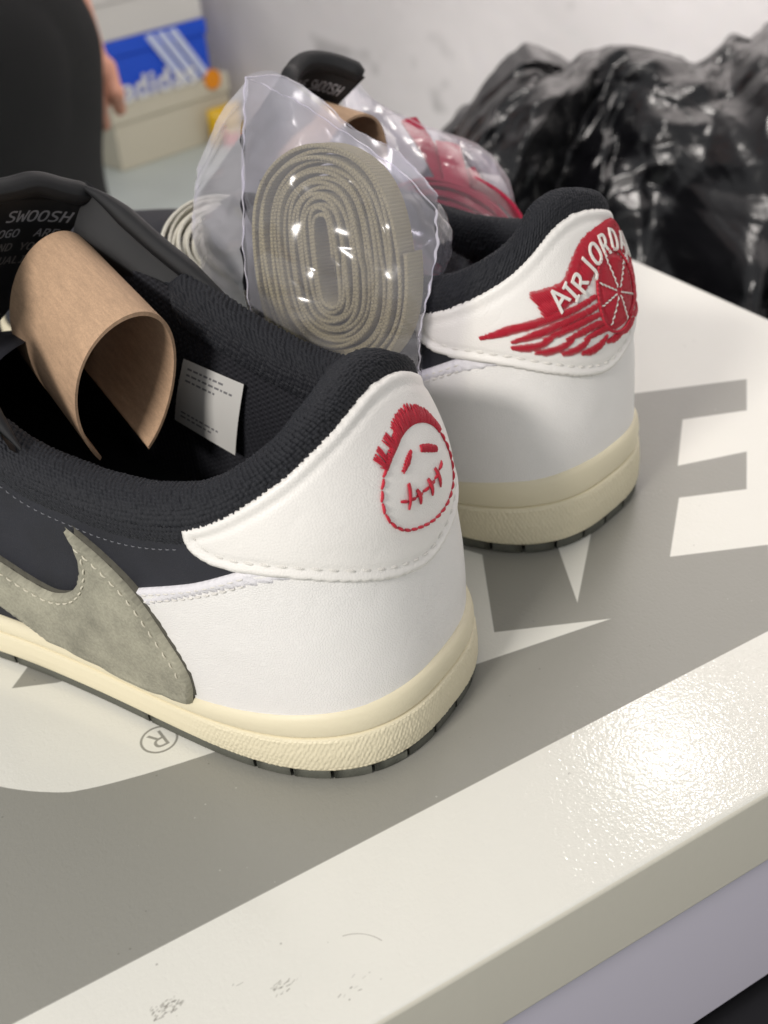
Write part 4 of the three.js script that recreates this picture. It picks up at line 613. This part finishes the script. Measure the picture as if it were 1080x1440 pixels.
// bodies from joints: tapered capsules joined by a smooth minimum, meshed on a grid
function capsules(list, k = 0.03) {
  return (x, y, z) => { let d = 9; for (const [a, b, ra, rb] of list) { const bx = b[0] - a[0], by = b[1] - a[1], bz = b[2] - a[2], t = clamp(((x - a[0]) * bx + (y - a[1]) * by + (z - a[2]) * bz) / (bx * bx + by * by + bz * bz || 1), 0, 1), e = Math.hypot(x - a[0] - bx * t, y - a[1] - by * t, z - a[2] - bz * t) - lerp(ra, rb, t); const h = Math.max(k - Math.abs(d - e), 0) / k; d = Math.min(d, e) - h * h * k * 0.25; } return d; };
}
function field(fn, center, halfSize, res) {
  const mc = new MarchingCubes(res, new THREE.MeshStandardMaterial(), false, false, 400000); mc.isolation = 0;
  for (let k = 0; k < res; k++) for (let j = 0; j < res; j++) for (let i = 0; i < res; i++) mc.field[k * res * res + j * res + i] = -fn(center[0] + (i / (res / 2) - 1) * halfSize, center[1] + (j / (res / 2) - 1) * halfSize, center[2] + (k / (res / 2) - 1) * halfSize);
  mc.update(); const n = mc.count, g = new THREE.BufferGeometry();
  g.setAttribute('position', new THREE.BufferAttribute(mc.positionArray.slice(0, n * 3), 3)); g.setAttribute('normal', new THREE.BufferAttribute(mc.normalArray.slice(0, n * 3), 3)); g.scale(halfSize, halfSize, halfSize).translate(...center);
  const p = g.attributes.position, uv = new Float32Array(n * 2); for (let i = 0; i < n; i++) { uv[i * 2] = p.getX(i) + p.getZ(i); uv[i * 2 + 1] = p.getY(i); } g.setAttribute('uv', new THREE.BufferAttribute(uv, 2)); return g;
}
{
  const o = [-0.482, -0.5, -1.42], g = thing('person', 'person in black clothes sitting at the left with one hand hanging by the knee', 'person', o);
  const skin = std({ color: 0xc78f78, roughness: 0.6 }), black = std({ color: 0x050607, roughness: 0.9, bumpMap: clothBump, bumpScale: 0.0004, sheen: 0.3, sheenColor: new THREE.Color(0.08, 0.08, 0.09) }), shirtM = std({ color: 0x2b2b2f, roughness: 0.9 });
  // local frame: the person faces +z (towards the viewer) on a low stool; the right-hand knee in the picture is at x ~ 0.1
  const K = [0.10, 0.44, 0.02], HIP = [-0.02, 0.42, -0.42], K2 = [-0.30, 0.44, -0.02], HIP2 = [-0.22, 0.42, -0.42];
  const wrist = [0.165, 0.475, -0.10], elbow = [0.10, 0.62, -0.32], sh = [0.09, 0.90, -0.42], wrist2 = [-0.28, 0.50, -0.06], elbow2 = [-0.45, 0.62, -0.30], sh2 = [-0.33, 0.90, -0.42];
  const bones = [[HIP, K, 0.085, 0.06], [HIP2, K2, 0.085, 0.06], [K, [0.09, 0.08, 0.06], 0.06, 0.04], [K2, [-0.30, 0.08, 0.02], 0.06, 0.04], [[0.09, 0.06, 0.05], [0.10, 0.035, 0.22], 0.045, 0.035], [[-0.30, 0.06, 0], [-0.31, 0.035, 0.18], 0.045, 0.035], [[-0.12, 0.44, -0.44], [-0.12, 0.9, -0.42], 0.15, 0.14], [sh, sh2, 0.07, 0.07], [sh, elbow, 0.05, 0.042], [elbow, wrist, 0.042, 0.028], [sh2, elbow2, 0.05, 0.042], [elbow2, wrist2, 0.042, 0.028], [[-0.12, 0.92, -0.42], [-0.12, 1.05, -0.38], 0.06, 0.055], [[-0.12, 1.12, -0.38], [-0.12, 1.2, -0.37], 0.085, 0.095], [[-0.12, 1.13, -0.28], [-0.12, 1.15, -0.275], 0.018, 0.012]];
  const hand = (w, s) => { const L = [[w, [w[0] + 0.012 * s, w[1] - 0.075, w[2] + 0.035], 0.028, 0.03]], fl = [0.062, 0.072, 0.068, 0.052]; for (let f = 0; f < 4; f++) { const b = [w[0] + 0.012 * s + (f - 1.5) * 0.019, w[1] - 0.082, w[2] + 0.04 - Math.abs(f - 1.5) * 0.003], m = [b[0] + (f - 1.5) * 0.003, b[1] - fl[f] * 0.55, b[2] + 0.012], t = [m[0], m[1] - fl[f] * 0.42, m[2] - 0.012]; L.push([b, m, 0.0105, 0.0095], [m, t, 0.0095, 0.0075]); } L.push([[w[0] - 0.012 * s, w[1] - 0.025, w[2] + 0.025], [w[0] - 0.034 * s, w[1] - 0.06, w[2] + 0.05], 0.014, 0.011], [[w[0] - 0.034 * s, w[1] - 0.06, w[2] + 0.05], [w[0] - 0.036 * s, w[1] - 0.088, w[2] + 0.058], 0.011, 0.008]); return capsules(L, 0.008); };
  const body = field(capsules(bones), [-0.12, 0.63, -0.15], 0.72, 120), h1 = field(hand(wrist, 1), [wrist[0], wrist[1] - 0.08, wrist[2] + 0.02], 0.12, 80), h2 = field(hand(wrist2, -1), [wrist2[0], wrist2[1] - 0.08, wrist2[2] + 0.02], 0.12, 80);
  const bodyMesh = part('body', mergeGeometries([body, h1, h2]), skin, g);
  const fold = (x, y, z) => 0.034 * (ridge(fbm3(x * 7 + y * 3.5, y * 2.2, z * 7, 2, 4)) - 0.5);
  const trousers = capsules([[HIP, K, 0.13, 0.10], [HIP2, K2, 0.13, 0.10], [K, [0.09, 0.10, 0.06], 0.105, 0.095], [K2, [-0.30, 0.10, 0.02], 0.105, 0.095], [HIP, HIP2, 0.14, 0.14]], 0.06);
  part('trousers', field((x, y, z) => trousers(x, y, z) + fold(x, y, z), [-0.12, 0.35, -0.15], 0.52, 120), black, bodyMesh);
  const shirt = capsules([[[-0.12, 0.46, -0.44], [-0.12, 0.88, -0.42], 0.19, 0.17], [sh, sh2, 0.09, 0.09], [sh, [0.155, 0.72, -0.35], 0.085, 0.085], [sh2, [-0.41, 0.72, -0.35], 0.085, 0.085]], 0.05);
  part('shirt', field((x, y, z) => shirt(x, y, z) + fold(x + 3, y, z), [-0.12, 0.68, -0.4], 0.48, 100), shirtM, bodyMesh);
  const hair = capsules([[[-0.12, 1.19, -0.40], [-0.12, 1.22, -0.375], 0.1, 0.095]], 0.01);
  part('hair', field(hair, [-0.12, 1.2, -0.39], 0.16, 48), std({ color: 0x0c0a09, roughness: 0.6 }), bodyMesh);
  for (const [x, z] of [[0.10, 0.14], [-0.31, 0.1]]) part('shoe', field(capsules([[[x, 0.05, z - 0.12], [x, 0.04, z + 0.1], 0.05, 0.045]], 0.01), [x, 0.05, z], 0.2, 48), black, bodyMesh);
  const st = thing('stool', 'low dark stool under the seated person', 'stool', [o[0] - 0.12, o[1], o[2] - 0.44]); const wood = std({ color: 0x3a3029, roughness: 0.7 });
  part('seat', new RoundedBoxGeometry(0.36, 0.04, 0.3, 2, 0.01).translate(0, 0.26, 0), wood, st); for (const [x, z] of [[-0.15, -0.12], [0.15, -0.12], [-0.15, 0.12], [0.15, 0.12]]) part('leg', new THREE.CylinderGeometry(0.018, 0.014, 0.24, 12).translate(x, 0.12, z), wood, st);
}
renderer.render(scene, camera);
